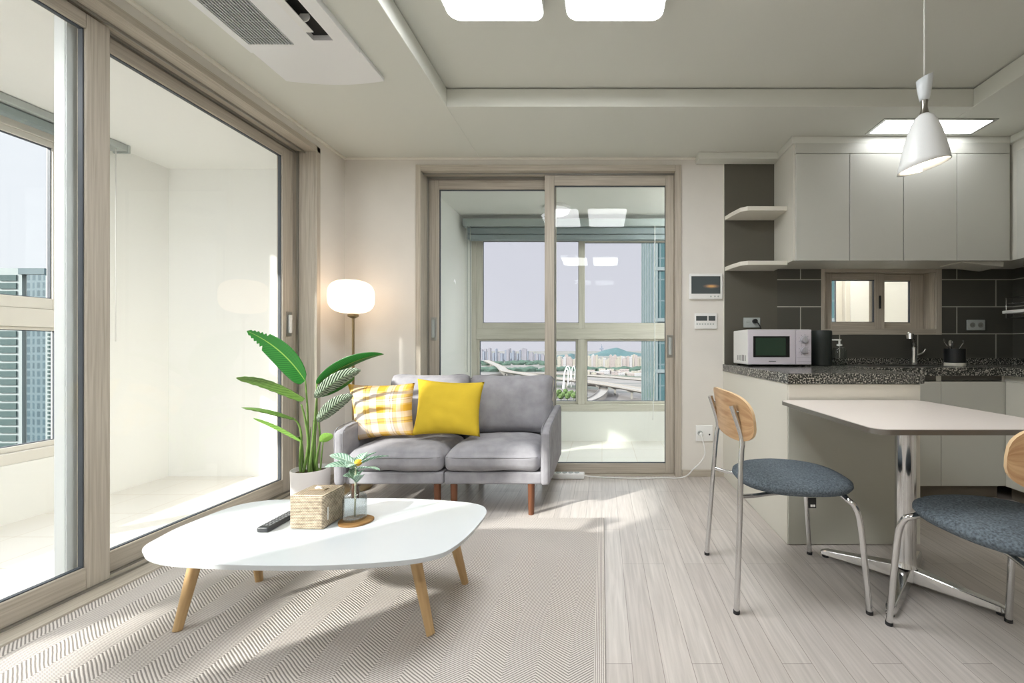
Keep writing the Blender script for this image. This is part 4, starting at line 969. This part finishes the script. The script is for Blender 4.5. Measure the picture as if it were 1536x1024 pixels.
leafmesh(pl, P(476, 632, -.04), P(529, 592, -.09), .08, (.2, -.5, 1), droop=.018, cup=.35, m=LEAFZ, wav=.004, N=44)
petiole([root(.06, -.01), P(481, 700), P(483, 678, -.02), P(485, 660, -.03)], .005, .003)
leafmesh(pl, P(480, 662, -.03), P(499, 652, -.06), .055, (.1, -.5, 1), droop=.006, cup=.2, m=LEAFY, N=16)
for dx, dy, px_, py_ in ((.0, .02, 470, 630), (.015, -.01, 466, 640), (-.02, .01, 464, 655), (.03, .02, 474, 640)): petiole([root(dx, dy), P(px_-2, py_+40, dy), P(px_, py_, dy)], .007, .002)

# ------------------------------------------------------------------ floor lamp
lx, ly = (528-CX)*2.82/F, 2.82
fl_ = thing('floor_lamp', 'brass floor lamp with glowing white oval glass shade in the corner behind the sofa', 'floor lamp', (lx, ly, 0))
BRASS = mat('aged brass', (150, 132, 100), .35, .9)
m = MB(); m.lathe([(.125, .0005), (.125, .012), (.118, .016), (.012, .018)], lx, ly, 40); m.build('base', BRASS, fl_, smooth=35)
m = MB(); m.tube([(lx+.008, ly, .017), (lx+.008, ly, 1.17)], .0085, 14); m.build('pole', BRASS, fl_, smooth=40)
m = MB(); m.lathe([(.013, 1.165), (.034, 1.178), (.034, 1.192), (.03, 1.196)], lx+.008, ly, 24); m.build('collar', BRASS, fl_, smooth=35)
prof = []
zc_, hh, rr_ = 1.313, .114, .141
for k in range(25):
    a = -math.pi/2+math.pi*k/24; e = 2.9
    r = rr_*(abs(math.cos(a))**(2/e)); z = zc_+hh*math.copysign(abs(math.sin(a))**(2/e), math.sin(a)); prof.append((max(r, .002), z))
m = MB(); m.lathe(prof, lx-.004, ly, 48); m.build('shade', emit('opal glow', (1.0, .74, .52), 2.0), fl_, smooth=True)

# ------------------------------------------------------------------ sofa
sx0, sx1, sy0, sy1 = -1.526, -.295, 2.33, 3.0
so = thing('sofa', 'small grey fabric two-seat sofa with slim arms and walnut legs under the window', 'sofa', (-.91, 2.66, 0))
def wr(amp, sc, seed=0):
    def f(u, v, w, p):
        n = noise.noise(Vector((p.x*sc+seed, p.y*sc, p.z*sc))); return p+Vector((n*amp*.3, n*amp*.6, n*amp))
    return f
for k, (a, b) in enumerate(((sx0+.05, -.912), (-.908, sx1-.05))):
    m = MB(); m.rbox(((a+b)/2, (sy0+.03+sy1)/2, .215), (b-a, sy1-sy0-.03, .07), .012, 6); m.build('base', SOFA, so, smooth=True)
def arm(x0, x1):
    def f(u, v, w, p):
        if w > 0: p.z += .022*(v)*w
        if v < -.4 and w > .5: p.z -= .02*((-v-.4)/.6)**2*w
        return p+Vector((noise.noise(p*9)*.002, 0, 0))
    m = MB(); m.rbox(((x0+x1)/2, (sy0+sy1)/2, .355), (x1-x0, sy1-sy0, .35), .022, 10, fn=f); a = m.build('armrest', SOFA, so, smooth=True)
    m = MB(); x = x0+.004 if x0 < -1 else x0+.003
    for xx in (x0+.004, x1-.004):
        m.tube([(xx, sy0+.012, .20), (xx, sy0+.010, .35), (xx, sy0+.010, .47), (xx, sy0+.03, .497), (xx, sy0+.10, .512), (xx, sy1-.12, .540), (xx, sy1-.02, .535)], .0032, 6, smoothpath=5)
    m.build('piping', PIPING, a, smooth=True)
arm(sx0, sx0+.055); arm(sx1-.055, sx1)
m = MB(); m.rbox(((sx0+sx1)/2, sy1-.045, .42), (sx1-sx0-.11, .09, .34), .03, 8); m.build('back_frame', SOFA, so, smooth=True)
def seatc(x0, x1, seed):
    yc = (sy0+.01+2.80)/2; dy_ = 2.80-sy0-.01
    def f(u, v, w, p):
        b = (1-u**4)*(1-v**4)
        if w > 0: p.z += (.035*b-.012*(1-b))*w
        if v < 0 and abs(w) < .99: p.y -= .008*(1-u*u)*(-v)*(1-w*w)
        n = noise.noise(Vector((p.x*7+seed, p.y*7, p.z*4))); n2 = noise.noise(Vector((p.x*30+seed, p.y*8, 3)))
        return p+Vector((0, n*.003, n*.008+n2*.0015))
    m = MB(); m.rbox(((x0+x1)/2, yc, .315), (x1-x0, dy_, .125), .045, 14, fn=f); c = m.build('seat_cushion', SOFA, so, smooth=True)
    m = MB(); xa, xb = x0+.012, x1-.012; yf = sy0+.0135
    zt = .338; yf = sy0+.0118; loop = [(xa+.03, yf+.002, zt), (xa+.15, yf-.005, zt), ((xa+xb)/2, yf-.008, zt+.002), (xb-.15, yf-.005, zt), (xb-.03, yf+.002, zt), (xb, yf+.04, zt), (xb+.002, 2.6, zt+.002), (xb-.03, 2.79, zt), (xa+.03, 2.79, zt), (xa-.002, 2.6, zt+.002), (xa, yf+.04, zt)]
    m.tube([Vector(p) for p in loop], .0035, 6, closed=True, smoothpath=6); m.build('piping', PIPING, c, smooth=True)
seatc(sx0+.058, -.913, 1.3); seatc(-.907, sx1-.058, 5.1)
def backc(x0, x1, zt, seed, tilt=-12):
    R_ = Matrix.Rotation(math.radians(tilt), 3, 'X')
    def f(u, v, w, p):
        b = (1-abs(u)**3)*(1-abs(w)**3)
        p.y += .05*b*v*(1 if v < 0 else .3)
        k = 1-.05*(1-w*w)*abs(u)**3
        p.x *= k
        if w > .3: p.z += .012*(u**4)*w
        n = noise.noise(Vector((p.x*6+seed, p.y*3, p.z*6)))
        return p+Vector((n*.004, n*.014, n*.004))
    zc2 = (.385+zt)/2; c0 = ((x0+x1)/2, 2.83, zc2)
    m = MB(); m.rbox(c0, (x1-x0, .13, zt-.385), .05, 14, fn=f, rot=R_); c = m.build('back_cushion', SOFA, so, smooth=True)
    m = MB(); hw, hz = (x1-x0)/2-.012, (zt-.385)/2-.008; lp = []
    for (u, w) in ((-1, -1), (0, -1.0), (1, -1), (.985, 0), (1, 1), (0, .97), (-1, 1), (-.985, 0)):
        for (q,) in ((0,),):
            lp.append(Vector(c0)+R_ @ Vector((u*hw, -.012, w*hz)))
    m.tube(lp, .0038, 6, closed=True, smoothpath=8); m.build('piping', PIPING, c, smooth=True)
backc(sx0+.075, -.912, .775, 2.2); backc(-.908, sx1-.04, .770, 7.7)
for (x, y) in ((-1.43, 2.385), (-.954, 2.385), (-.858, 2.385), (-.41, 2.385), (-1.43, 2.93), (-.954, 2.93), (-.858, 2.93), (-.41, 2.93)):
    m = MB(); m.lathe([(.0165, .0005), (.0185, .06), (.0205, .182)], x, y, 24); m.build('leg', WALNUT, so, smooth=40)
# throw pillows
def pillow(name, lab, corners, Y, thick, mm, tilt, seed, group='throw pillows on the sofa'):
    """corners TL, TR, BR, BL as (x, z) at depth Y; leaning back by tilt"""
    TL, TR, BR, BL = [Vector((c[0], 0, c[1])) for c in corners]
    mb = MB(); N = 26; fr_, bk_ = [], []
    cz = min(BL.z, BR.z)
    for i in range(N+1):
        a, b = [], []
        for j in range(N+1):
            u, v = i/N, j/N
            uu, vv = 2*u-1, 2*v-1
            pin = .045; pu = u+(.5-u)*pin*(1-vv*vv)*2; pv = v+(.5-v)*pin*(1-uu*uu)*2
            p = (TL*(1-pu)+TR*pu)*(1-pv)+(BL*(1-pu)+BR*pu)*pv
            th = thick*max(0, (1-uu**4)*(1-vv**4))**.6*(.72+.28*(1-uu*uu)*(1-vv*vv))
            n = noise.noise(Vector((u*5+seed, v*5, seed)))*.012*max(0, (1-uu**4)*(1-vv**4))
            n += noise.noise(Vector((u*22+seed, v*4, seed)))*.006*max(0, vv)**2*(1-abs(uu)**6)*(1 if abs(vv) < .999 else 0)
            back = (p.z-cz)*math.tan(tilt)
            a.append(Vector((p.x, Y+back-th+n, p.z))); b.append(Vector((p.x, Y+back+th*.75, p.z)))
        fr_.append(a); bk_.append(b)
    mb.grid(fr_, uvf=lambda i, j: (i/N, 1-j/N)); mb.grid(bk_, uvf=lambda i, j: (i/N, 1-j/N))
    bmesh.ops.remove_doubles(mb.bm, verts=mb.bm.verts, dist=.0004); bmesh.ops.recalc_face_normals(mb.bm, faces=mb.bm.faces)
    o = mb.build(name, mm, smooth=True, origin=((TL.x+TR.x)/2, Y, cz)); return tag(o, lab, 'pillow', group)
def cn(L, Y): return [((x-CX)*y_/F, H+(CY-z)*y_/F) for (x, z), y_ in zip(L, Y)]
pillow('throw_pillow', 'yellow and white plaid throw pillow leaning at the left arm of the sofa', cn([(525, 575), (627, 573), (622, 653), (527, 664)], (2.62, 2.64, 2.50, 2.46)), 2.49, .065, PLAID, math.radians(17), 3)
pillow('throw_pillow', 'plain mustard yellow throw pillow in the middle of the sofa', cn([(629, 567), (729, 572), (720, 655), (615, 654)], (2.60, 2.60, 2.47, 2.45)), 2.47, .075, YELLOW, math.radians(17), 9)

# ------------------------------------------------------------------ the view outside
G = -45.0
_rgb = rgb
def rgb(r, g, b): k = .80; return _rgb(r*k, g*k, b*k)
def groundmat():
    m, nt, b = newmat('plain outside')
    n = node(nt, 'ShaderNodeTexNoise'); n.inputs['Scale'].default_value = .006; n.inputs['Detail'].default_value = 8
    nt.links.new(coords(nt, 'Object', (1, 3, 1)), n.inputs['Vector'])
    r = ramp(nt, [(.38, rgb(96, 108, 92)), (.46, rgb(138, 134, 130)), (.56, rgb(156, 148, 146)), (.66, rgb(122, 124, 120))]); nt.links.new(n.outputs['Fac'], r.inputs['Fac'])
    nt.links.new(r.outputs['Color'], b.inputs['Base Color']); b.inputs['Roughness'].default_value = .9; return m
boxes((-1500, 1500, 20, 4500, G-2, G), (-1500, -20, -600, 20, G-2, G)).build('ground', groundmat(), kind='structure')
def bmat(name, wall, win, bw=3.2, rh=2.9, mort=.9):
    m, nt, b = newmat(name)
    tc = node(nt, 'ShaderNodeTexCoord'); sp = node(nt, 'ShaderNodeSeparateXYZ'); cb = node(nt, 'ShaderNodeCombineXYZ'); nt.links.new(tc.outputs['Object'], sp.inputs[0])
    ad = node(nt, 'ShaderNodeMath', operation='ADD'); nt.links.new(sp.outputs['X'], ad.inputs[0]); nt.links.new(sp.outputs['Y'], ad.inputs[1])
    nt.links.new(ad.outputs[0], cb.inputs['X']); nt.links.new(sp.outputs['Z'], cb.inputs['Y'])
    br = node(nt, 'ShaderNodeTexBrick'); br.offset = 0; br.inputs['Scale'].default_value = 1; br.inputs['Brick Width'].default_value = bw; br.inputs['Row Height'].default_value = rh
    br.inputs['Mortar Size'].default_value = mort; br.inputs['Mortar Smooth'].default_value = 0
    br.inputs['Color1'].default_value = rgb(*win); br.inputs['Color2'].default_value = rgb(*[min(255, c*1.12) for c in win]); br.inputs['Mortar'].default_value = rgb(*wall)
    nt.links.new(cb.outputs[0], br.inputs['Vector']); nt.links.new(br.outputs['Color'], b.inputs['Base Color']); b.inputs['Roughness'].default_value = .4; return m
CREAM = [bmat('tower cream', (208, 200, 186), (150, 146, 144), 5, 3, 1.1), bmat('tower white', (212, 208, 210), (158, 158, 166), 4, 3, 1.1), bmat('tower pink', (200, 186, 182), (144, 140, 148), 5, 3, 1.2)]
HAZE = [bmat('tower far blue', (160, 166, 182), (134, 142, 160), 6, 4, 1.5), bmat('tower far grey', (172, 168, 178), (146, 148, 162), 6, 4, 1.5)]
def tower(x, y, w, d, h, mm, lab, grp):
    m = MB(); m.box(x-w/2, x+w/2, y, y+d, G, G+h); m.box(x-w*.2, x+w*.25, y+d*.2, y+d*.7, G+h, G+h+w*.18)
    if w > 16: m.box(x-w/2-1, x-w/2+2, y-1.2, y+d*.5, G, G+h-3)
    return tag(m.build('apartment_tower', mm, origin=(x, y, G)), lab, 'building', grp)
rnd = random.Random(3)
for k in range(40):
    Y = 1280+(k*2 % 3)*60; px_ = 716+k*3.0+rnd.uniform(-.8, .8); top_ = rnd.uniform(522, 531)
    if px_ > 800: top_ = rnd.uniform(528, 534)
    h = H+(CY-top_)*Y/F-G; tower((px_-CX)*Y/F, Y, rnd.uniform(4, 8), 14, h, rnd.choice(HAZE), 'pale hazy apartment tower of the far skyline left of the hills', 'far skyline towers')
for k in range(46):
    Y = 825+(k*2 % 3)*45; px_ = 838+k*3.0+rnd.uniform(-.8, .8); top_ = rnd.uniform(532, 540)
    h = H+(CY-top_)*Y/F-G; tower((px_-CX)*Y/F, Y, rnd.uniform(4, 8), 12, h, rnd.choice(CREAM), 'cream or white apartment block below the green hill in the back window', 'cream apartment blocks below the hill')
HILL = mat('haze-tinted wooded hill', (82, 116, 120), .95, var=.08, vscale=.02)  # distance haze is put into the hills' blue-green base colour
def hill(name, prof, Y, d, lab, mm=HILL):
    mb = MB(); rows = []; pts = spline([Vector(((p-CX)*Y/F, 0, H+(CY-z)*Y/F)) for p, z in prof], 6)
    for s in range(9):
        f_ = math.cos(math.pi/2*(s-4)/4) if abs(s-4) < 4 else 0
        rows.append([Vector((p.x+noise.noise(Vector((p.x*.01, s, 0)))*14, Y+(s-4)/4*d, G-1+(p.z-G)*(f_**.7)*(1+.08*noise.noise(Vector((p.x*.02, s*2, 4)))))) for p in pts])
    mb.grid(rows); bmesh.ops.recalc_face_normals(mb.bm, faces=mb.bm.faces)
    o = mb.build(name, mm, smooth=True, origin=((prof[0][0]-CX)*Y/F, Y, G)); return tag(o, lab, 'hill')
hill('hill', [(860, 544), (880, 533), (895, 529), (905, 525), (918, 522), (925, 521), (935, 524), (945, 527), (960, 529), (985, 532), (1010, 540)], 2300, 260, 'long teal green haze-tinted wooded hill rising behind the cream apartment blocks')
hill('hill', [(770, 546), (790, 540), (805, 534), (815, 532), (830, 533), (850, 531), (858, 530), (868, 536), (880, 543)], 1700, 160, 'lower haze-tinted wooded hill in the middle of the back window view')
m = MB(); x_ = (902.5-CX)*2300/F; m.box(x_-4, x_+4, 2296, 2304, H+(CY-528)*2300/F, H+(CY-519)*2300/F); m.box(x_-12, x_+12, 2294, 2306, H+(CY-524)*2300/F, H+(CY-522)*2300/F); m.tube([(x_, 2300, H+(CY-519)*2300/F), (x_, 2300, H+(CY-516)*2300/F)], 1.5, 8)
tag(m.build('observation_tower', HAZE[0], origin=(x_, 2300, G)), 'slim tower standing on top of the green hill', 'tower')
# roads
ROADM = mat('concrete road', (172, 165, 160), .8)
def road(name, lab, pts, w, zd, th, piers):
    P_ = spline([Vector(((p-CX)*((H-zd)*F/(q-CY))/F, (H-zd)*F/(q-CY), zd)) for p, q in pts], 8)
    t = thing(name, lab, 'road', (P_[0].x, P_[0].y, G)); mb = MB(); rows = []
    for i, p in enumerate(P_):
        d = (P_[min(i+1, len(P_)-1)]-P_[max(i-1, 0)]); d.z = 0; d.normalize(); s = Vector((-d.y, d.x, 0))*w/2
        rows.append([p-s, p-s+Vector((0, 0, 1.1)), p-s*.96+Vector((0, 0, 1.1)), p-s*.95, p+s*.95, p+s*.96+Vector((0, 0, 1.1)), p+s+Vector((0, 0, 1.1)), p+s, p+s*.6-Vector((0, 0, th)), p-s*.6-Vector((0, 0, th))])
    V, _ = mb.grid(rows, close_u=True); mb.cap(V[0], True); mb.cap(V[-1]); bmesh.ops.recalc_face_normals(mb.bm, faces=mb.bm.faces); mb.build('deck', ROADM, t)
    if piers:
        acc = 0
        for i in range(1, len(P_)):
            acc += (P_[i]-P_[i-1]).length
            if acc > piers:
                acc = 0; p = P_[i]; m = MB(); m.box(p.x-1, p.x+1, p.y-1, p.y+1, G, zd-th-1.5); m.box(p.x-w*.3, p.x+w*.3, p.y-1, p.y+1, zd-th-1.5, zd-th); m.build('pier', mat('pier', (186, 182, 176), .8) if 'pier' not in bpy.data.materials else bpy.data.materials['pier'], t)
road('elevated_highway', 'pale elevated highway curving across the plain on white piers', [(728, 540), (748, 549), (758, 556), (785, 560.5), (817, 566), (850, 569), (900, 575), (965, 586), (1040, 603)], 14, -36, 1.6, 28)
road('curved_ramp', 'narrow curved ramp road below the elevated highway in the right window pane', [(880, 577), (900, 579), (905, 585), (897, 594), (880, 602), (850, 612)], 9, -40, 1, 0)
road('riverside_road', 'wide grey road running level across the plain behind the elevated highway', [(700, 566), (790, 560), (880, 563), (970, 570), (1100, 585)], 18, G+.8, .6, 0)
ar = thing('arch_sculpture', 'white double arch structure standing beside the elevated highway', 'sculpture', ((855-CX)*450/F, 450, G))
for (a, b, tp_, dy) in ((844, 857, 549, 0), (857, 862, 549, 14), (846, 852, 553, -8)):
    m = MB(); p0 = at(a, 583, 450+dy); p0.z = G; p2 = at(b, 572, 452+dy); p2.z = G+4; p1 = at((a+b)/2+1, tp_, 450+dy)
    m.tube([p0, p0.lerp(p1, .6)+Vector((-1.2, 0, 3)), p1, p2.lerp(p1, .6)+Vector((1.2, 0, 3)), p2], .55, 8, smoothpath=6); m.build('arch', WHITEP, ar, smooth=True)
TREEM = mat('tree crown', (98, 122, 70), .95, var=.25, vscale=.6)
for k in range(14):
    Y = 350+(k % 3)*16; px_ = 832+k*3.2; z_ = G+rnd.uniform(3.2, 5); r_ = rnd.uniform(2.2, 2.6); x_ = (px_-CX)*Y/F
    m = MB(); m.lathe([(.3, G), (.3, z_-r_*.5)], x_, Y, 6)
    bmesh.ops.create_icosphere(m.bm, subdivisions=2, radius=r_, matrix=Matrix.Translation((x_, Y, z_)))
    for v in m.bm.verts:
        if v.co.z > z_-r_*.99: v.co += (v.co-Vector((x_, Y, z_)))*.35*noise.noise(v.co*.7)
    tag(m.build('tree', TREEM, origin=(x_, Y, G)), 'leafy green tree at the foot of the view below the white arch', 'tree', 'trees below the white arch')
m = MB(); tb_ = random.Random(5)
for k in range(150):
    Y = tb_.uniform(760, 810) if k % 2 else tb_.uniform(1020, 1180); px_ = 712+(k*1.95) % 290; r_ = tb_.uniform(4, 8); x_ = (px_-CX)*Y/F
    bmesh.ops.create_icosphere(m.bm, subdivisions=1, radius=r_, matrix=Matrix.Translation((x_, Y, G+r_*.4)) @ Matrix.Diagonal((2.2, 1, .8, 1)))
tag(m.build('tree_belt', mat('far trees', (86, 110, 98), .95, var=.1, vscale=.1), origin=((850-CX)*780/F, 780, G)), 'dark green belts of trees along the foot of the far apartment blocks', 'trees', kind='stuff')
# low sheds on the plain
for k in range(26):
    Y = rnd.uniform(640, 760); px_ = 878+k*4.2; x_ = (px_-CX)*Y/F; w = rnd.uniform(4, 9)
    tag(boxes((x_-w, x_+w, Y, Y+10, G, G+rnd.uniform(3, 7))).build('warehouse', CREAM[k % 3], origin=(x_, Y, G)), 'low pale warehouse on the plain in front of the cream apartment blocks', 'building', 'low warehouses on the plain')
# glass office tower at right of back window
gt = thing('glass_tower', 'tall teal glass office tower close by at the right of the back window', 'building', (20, 62, G))
GT = bmat('tower glazing', (124, 142, 146), (76, 108, 112), 1.5, 3.1, .10)
GT.node_tree.nodes['Principled BSDF'].inputs['Roughness'].default_value = .15
boxes((8.0, 40, 60, 82, G, 70)).build('glazed_block', GT, gt)
m = MB()
for k in range(6): m.box(7.86, 8.0, 62+k*4, 62.25+k*4, G, 70)
for k in range(8): m.box(8+k*4-.12, 8+k*4+.12, 59.85, 60, G, 70)
m.build('mullion', mat('tower mullion', (150, 162, 164), .4), gt)
for k in range(30):
    z = -40+k*3.1*1.2
    if k % 2 == 0: boxes((7.8, 40, 59.8, 60.0, z, z+.5)).build('spandrel', bpy.data.materials['tower mullion'], gt)
# apartment towers at the left
S = 150.0
def LX(p): return (p-CX)*S/F
def LZ(q): return H+(CY-q)*S/F
WH = mat('tower render', (186, 198, 196), .8); GW = mat('tower window', (92, 116, 114), .25); GW2 = mat('tower window blue', (96, 130, 142), .2)
BLUEB = bmat('tower blue block', (120, 144, 150), (72, 100, 110), 2.0, 2.9, .42)
la = thing('apartment_tower', 'pale apartment tower with rows of balcony glazing seen through the big left door', 'building', (LX(15), S, G))
boxes((LX(-60), LX(33), S, S+16, G, LZ(402))).build('wall', WH, la)
boxes((LX(32), LX(44), S+1.0, S+16, G, LZ(408))).build('stair_bay', WH, la)
fh = 12.0*S/F
w0 = boxes((LX(1.5), LX(26), S-.35, S+.2, LZ(421), LZ(421)+fh*.72)).build('balcony_glazing', GW, la)
w1_ = boxes((LX(-45), LX(-6), S-.35, S+.2, LZ(421), LZ(421)+fh*.72)).build('balcony_glazing', GW, la)
s0 = boxes((LX(36.5), LX(38.8), S+.6, S+1.1, LZ(421), LZ(421)+fh*.3), (LX(40.2), LX(42.5), S+.6, S+1.1, LZ(421), LZ(421)+fh*.3), (LX(36.5), LX(38.8), S+.6, S+1.1, LZ(421)+fh*.4, LZ(421)+fh*.7), (LX(40.2), LX(42.5), S+.6, S+1.1, LZ(421)+fh*.4, LZ(421)+fh*.7)).build('stair_window', GW, la)
for k in range(1, 22):
    for o in (w0, w1_, s0):
        c = o.copy(); C.objects.link(c); c.parent = la; c.location = o.location-Vector((0, 0, k*fh))
lb = thing('apartment_tower', 'blue-green high tower block with dense window grid, right of the pale tower', 'building', (LX(65), S, G))
boxes((LX(46), LX(74), S-1.0, S+16, G, LZ(412)), (LX(62), LX(89), S-2.0, S+14, G, LZ(424))).build('block', BLUEB, lb)
boxes((LX(34), LX(73), S-1.2, S+15, LZ(412), LZ(403))).build('roof_screen', mat('roof screen', (98, 122, 128), .6), lb)
lc = thing('apartment_tower', 'narrow white tower with small windows at the right of the blue-green block', 'building', (LX(93), S+6, G))
boxes((LX(90.5), LX(116), S-4, S+12, G, LZ(416))).build('wall', WH, lc)
c0 = boxes((LX(94.5), LX(97.5), S-4.2, S-3.8, LZ(432), LZ(432)+fh*.3)).build('window', GW, lc)
for k in range(1, 44):
    c = c0.copy(); C.objects.link(c); c.parent = lc; c.location = c0.location-Vector((0, 0, k*fh*.5))

# ------------------------------------------------------------------ light
rgb = _rgb
wd = bpy.data.worlds.new('sky'); bpy.context.scene.world = wd; wd.use_nodes = True; nt = wd.node_tree; bg = nt.nodes['Background']
tc = node(nt, 'ShaderNodeTexCoord'); sp = node(nt, 'ShaderNodeSeparateXYZ'); nt.links.new(tc.outputs['Generated'], sp.inputs[0])
r = ramp(nt, [(0, (.59, .57, .65, 1)), (.30, (.57, .555, .64, 1)), (.40, (2.3, 2.35, 2.45, 1)), (1, (1.6, 1.7, 1.95, 1))]); nt.links.new(sp.outputs['Z'], r.inputs['Fac'])
mr = node(nt, 'ShaderNodeMapRange'); mr.inputs['From Min'].default_value = -.42; mr.inputs['From Max'].default_value = -.75; mr.inputs['To Min'].default_value = 0; mr.inputs['To Max'].default_value = 1
nt.links.new(sp.outputs['X'], mr.inputs['Value'])
mx = node(nt, 'ShaderNodeMix', data_type='RGBA'); nt.links.new(mr.outputs[0], mx.inputs[0]); nt.links.new(r.outputs['Color'], mx.inputs[6]); r3 = ramp(nt, [(0, (.72, .74, .78, 1)), (.28, (.72, .74, .79, 1)), (.38, (2.6, 2.66, 2.75, 1)), (1, (2.2, 2.3, 2.5, 1))]); nt.links.new(sp.outputs['Z'], r3.inputs['Fac']); nt.links.new(r3.outputs['Color'], mx.inputs[7])
nt.links.new(mx.outputs[2], bg.inputs['Color']); bg.inputs['Strength'].default_value = 1.0
def light(name, typ, loc, energy, col=(1, 1, 1), **kw):
    l = bpy.data.lights.new(name, typ); l.energy = energy; l.color = col
    for k, v in kw.items(): setattr(l, k, v)
    o = bpy.data.objects.new(name, l); C.objects.link(o); o.location = loc; return o
az = math.atan2(.63, .78); el = math.radians(25)
d = Vector((math.cos(az)*math.cos(el), math.sin(az)*math.cos(el), -math.sin(el)))
sun = light('sun', 'SUN', (-20, -15, 15), 5.8, (1, .96, .91), angle=math.radians(1.6)); sun.rotation_euler = d.to_track_quat('-Z', 'Y').to_euler()
# unseen lamps added as fill: ceiling panels behind the camera, balcony lamps
for (x, y) in ((-.47, -.9), (.06, -.9)):
    t = thing('ceiling_light', 'added rounded white LED fill panel in the recessed ceiling behind the viewer', 'ceiling light', (x, y, 2.499), 'added fill panels behind the viewer')
    m = MB(); m.prism(rr(x, y, .43, .68, .053), 2.452, 2.499); m.build('frame', WHITEP, t)
    m = MB(); m.prism(rr(x, y, .42, .67, .05), 2.4495, 2.452, inset=.01); m.build('diffuser', LED, t)
t = thing('ceiling_lamp', 'added round flush fill lamp at the hidden right end of the rear balcony', 'ceiling light', (1.16, 3.47, 2.28))
m = MB(); m.lathe([(.165, 2.2799), (.165, 2.255), (.15, 2.225), (.05, 2.21), (.002, 2.208)], 1.16, 3.47, 32); m.build('diffuser', emit('terrace fill lamp', (.97, .985, 1), 40), t, smooth=True)  # unseen lamp added to brighten the rear balcony
BL_ = emit('balcony fill lamp', (.97, .985, 1), 17)  # for unseen lamps added to brighten the left balcony
for y in (-1.9, .75):
    t = thing('ceiling_lamp', 'added round flush fill lamp on the left balcony, beside the viewer', 'ceiling light', (-2.7, y, 2.305), 'added fill lamps on the left balcony')
    m = MB(); m.lathe([(.29, 2.3049), (.29, 2.28), (.27, 2.25), (.10, 2.235), (.002, 2.233)], -2.7, y, 40); m.build('diffuser', BL_, t, smooth=True)
light('utility_fill', 'POINT', (2.2, 3.7, 2.1), 12, (1, .96, .9), shadow_soft_size=.1)  # added fill light, no fitting modelled in the utility room
# ------------------------------------------------------------------ camera
cam = bpy.data.cameras.new('camera'); co_ = bpy.data.objects.new('camera', cam); C.objects.link(co_)
co_.location = (0, 0, H); co_.rotation_euler = (math.radians(90), 0, 0)
cam.sensor_width = 36; cam.lens = 36*F/1536; cam.shift_x = -(CX-768)/1536; cam.shift_y = (CY-512)/1536; cam.clip_end = 6000; cam.clip_start = .05
sc = bpy.context.scene; sc.camera = co_
sc.view_settings.view_transform = 'Standard'; sc.view_settings.look = 'None'; sc.view_settings.gamma = 1; sc.view_settings.use_curve_mapping = False
sc.view_settings.exposure = 0.46
sc.cycles.use_denoising = True; sc.cycles.max_bounces = 10; sc.cycles.diffuse_bounces = 6; sc.cycles.transparent_max_bounces = 24; sc.cycles.transmission_bounces = 8
sc.cycles.sample_clamp_indirect = 8; sc.cycles.caustics_refractive = False; sc.cycles.caustics_reflective = False
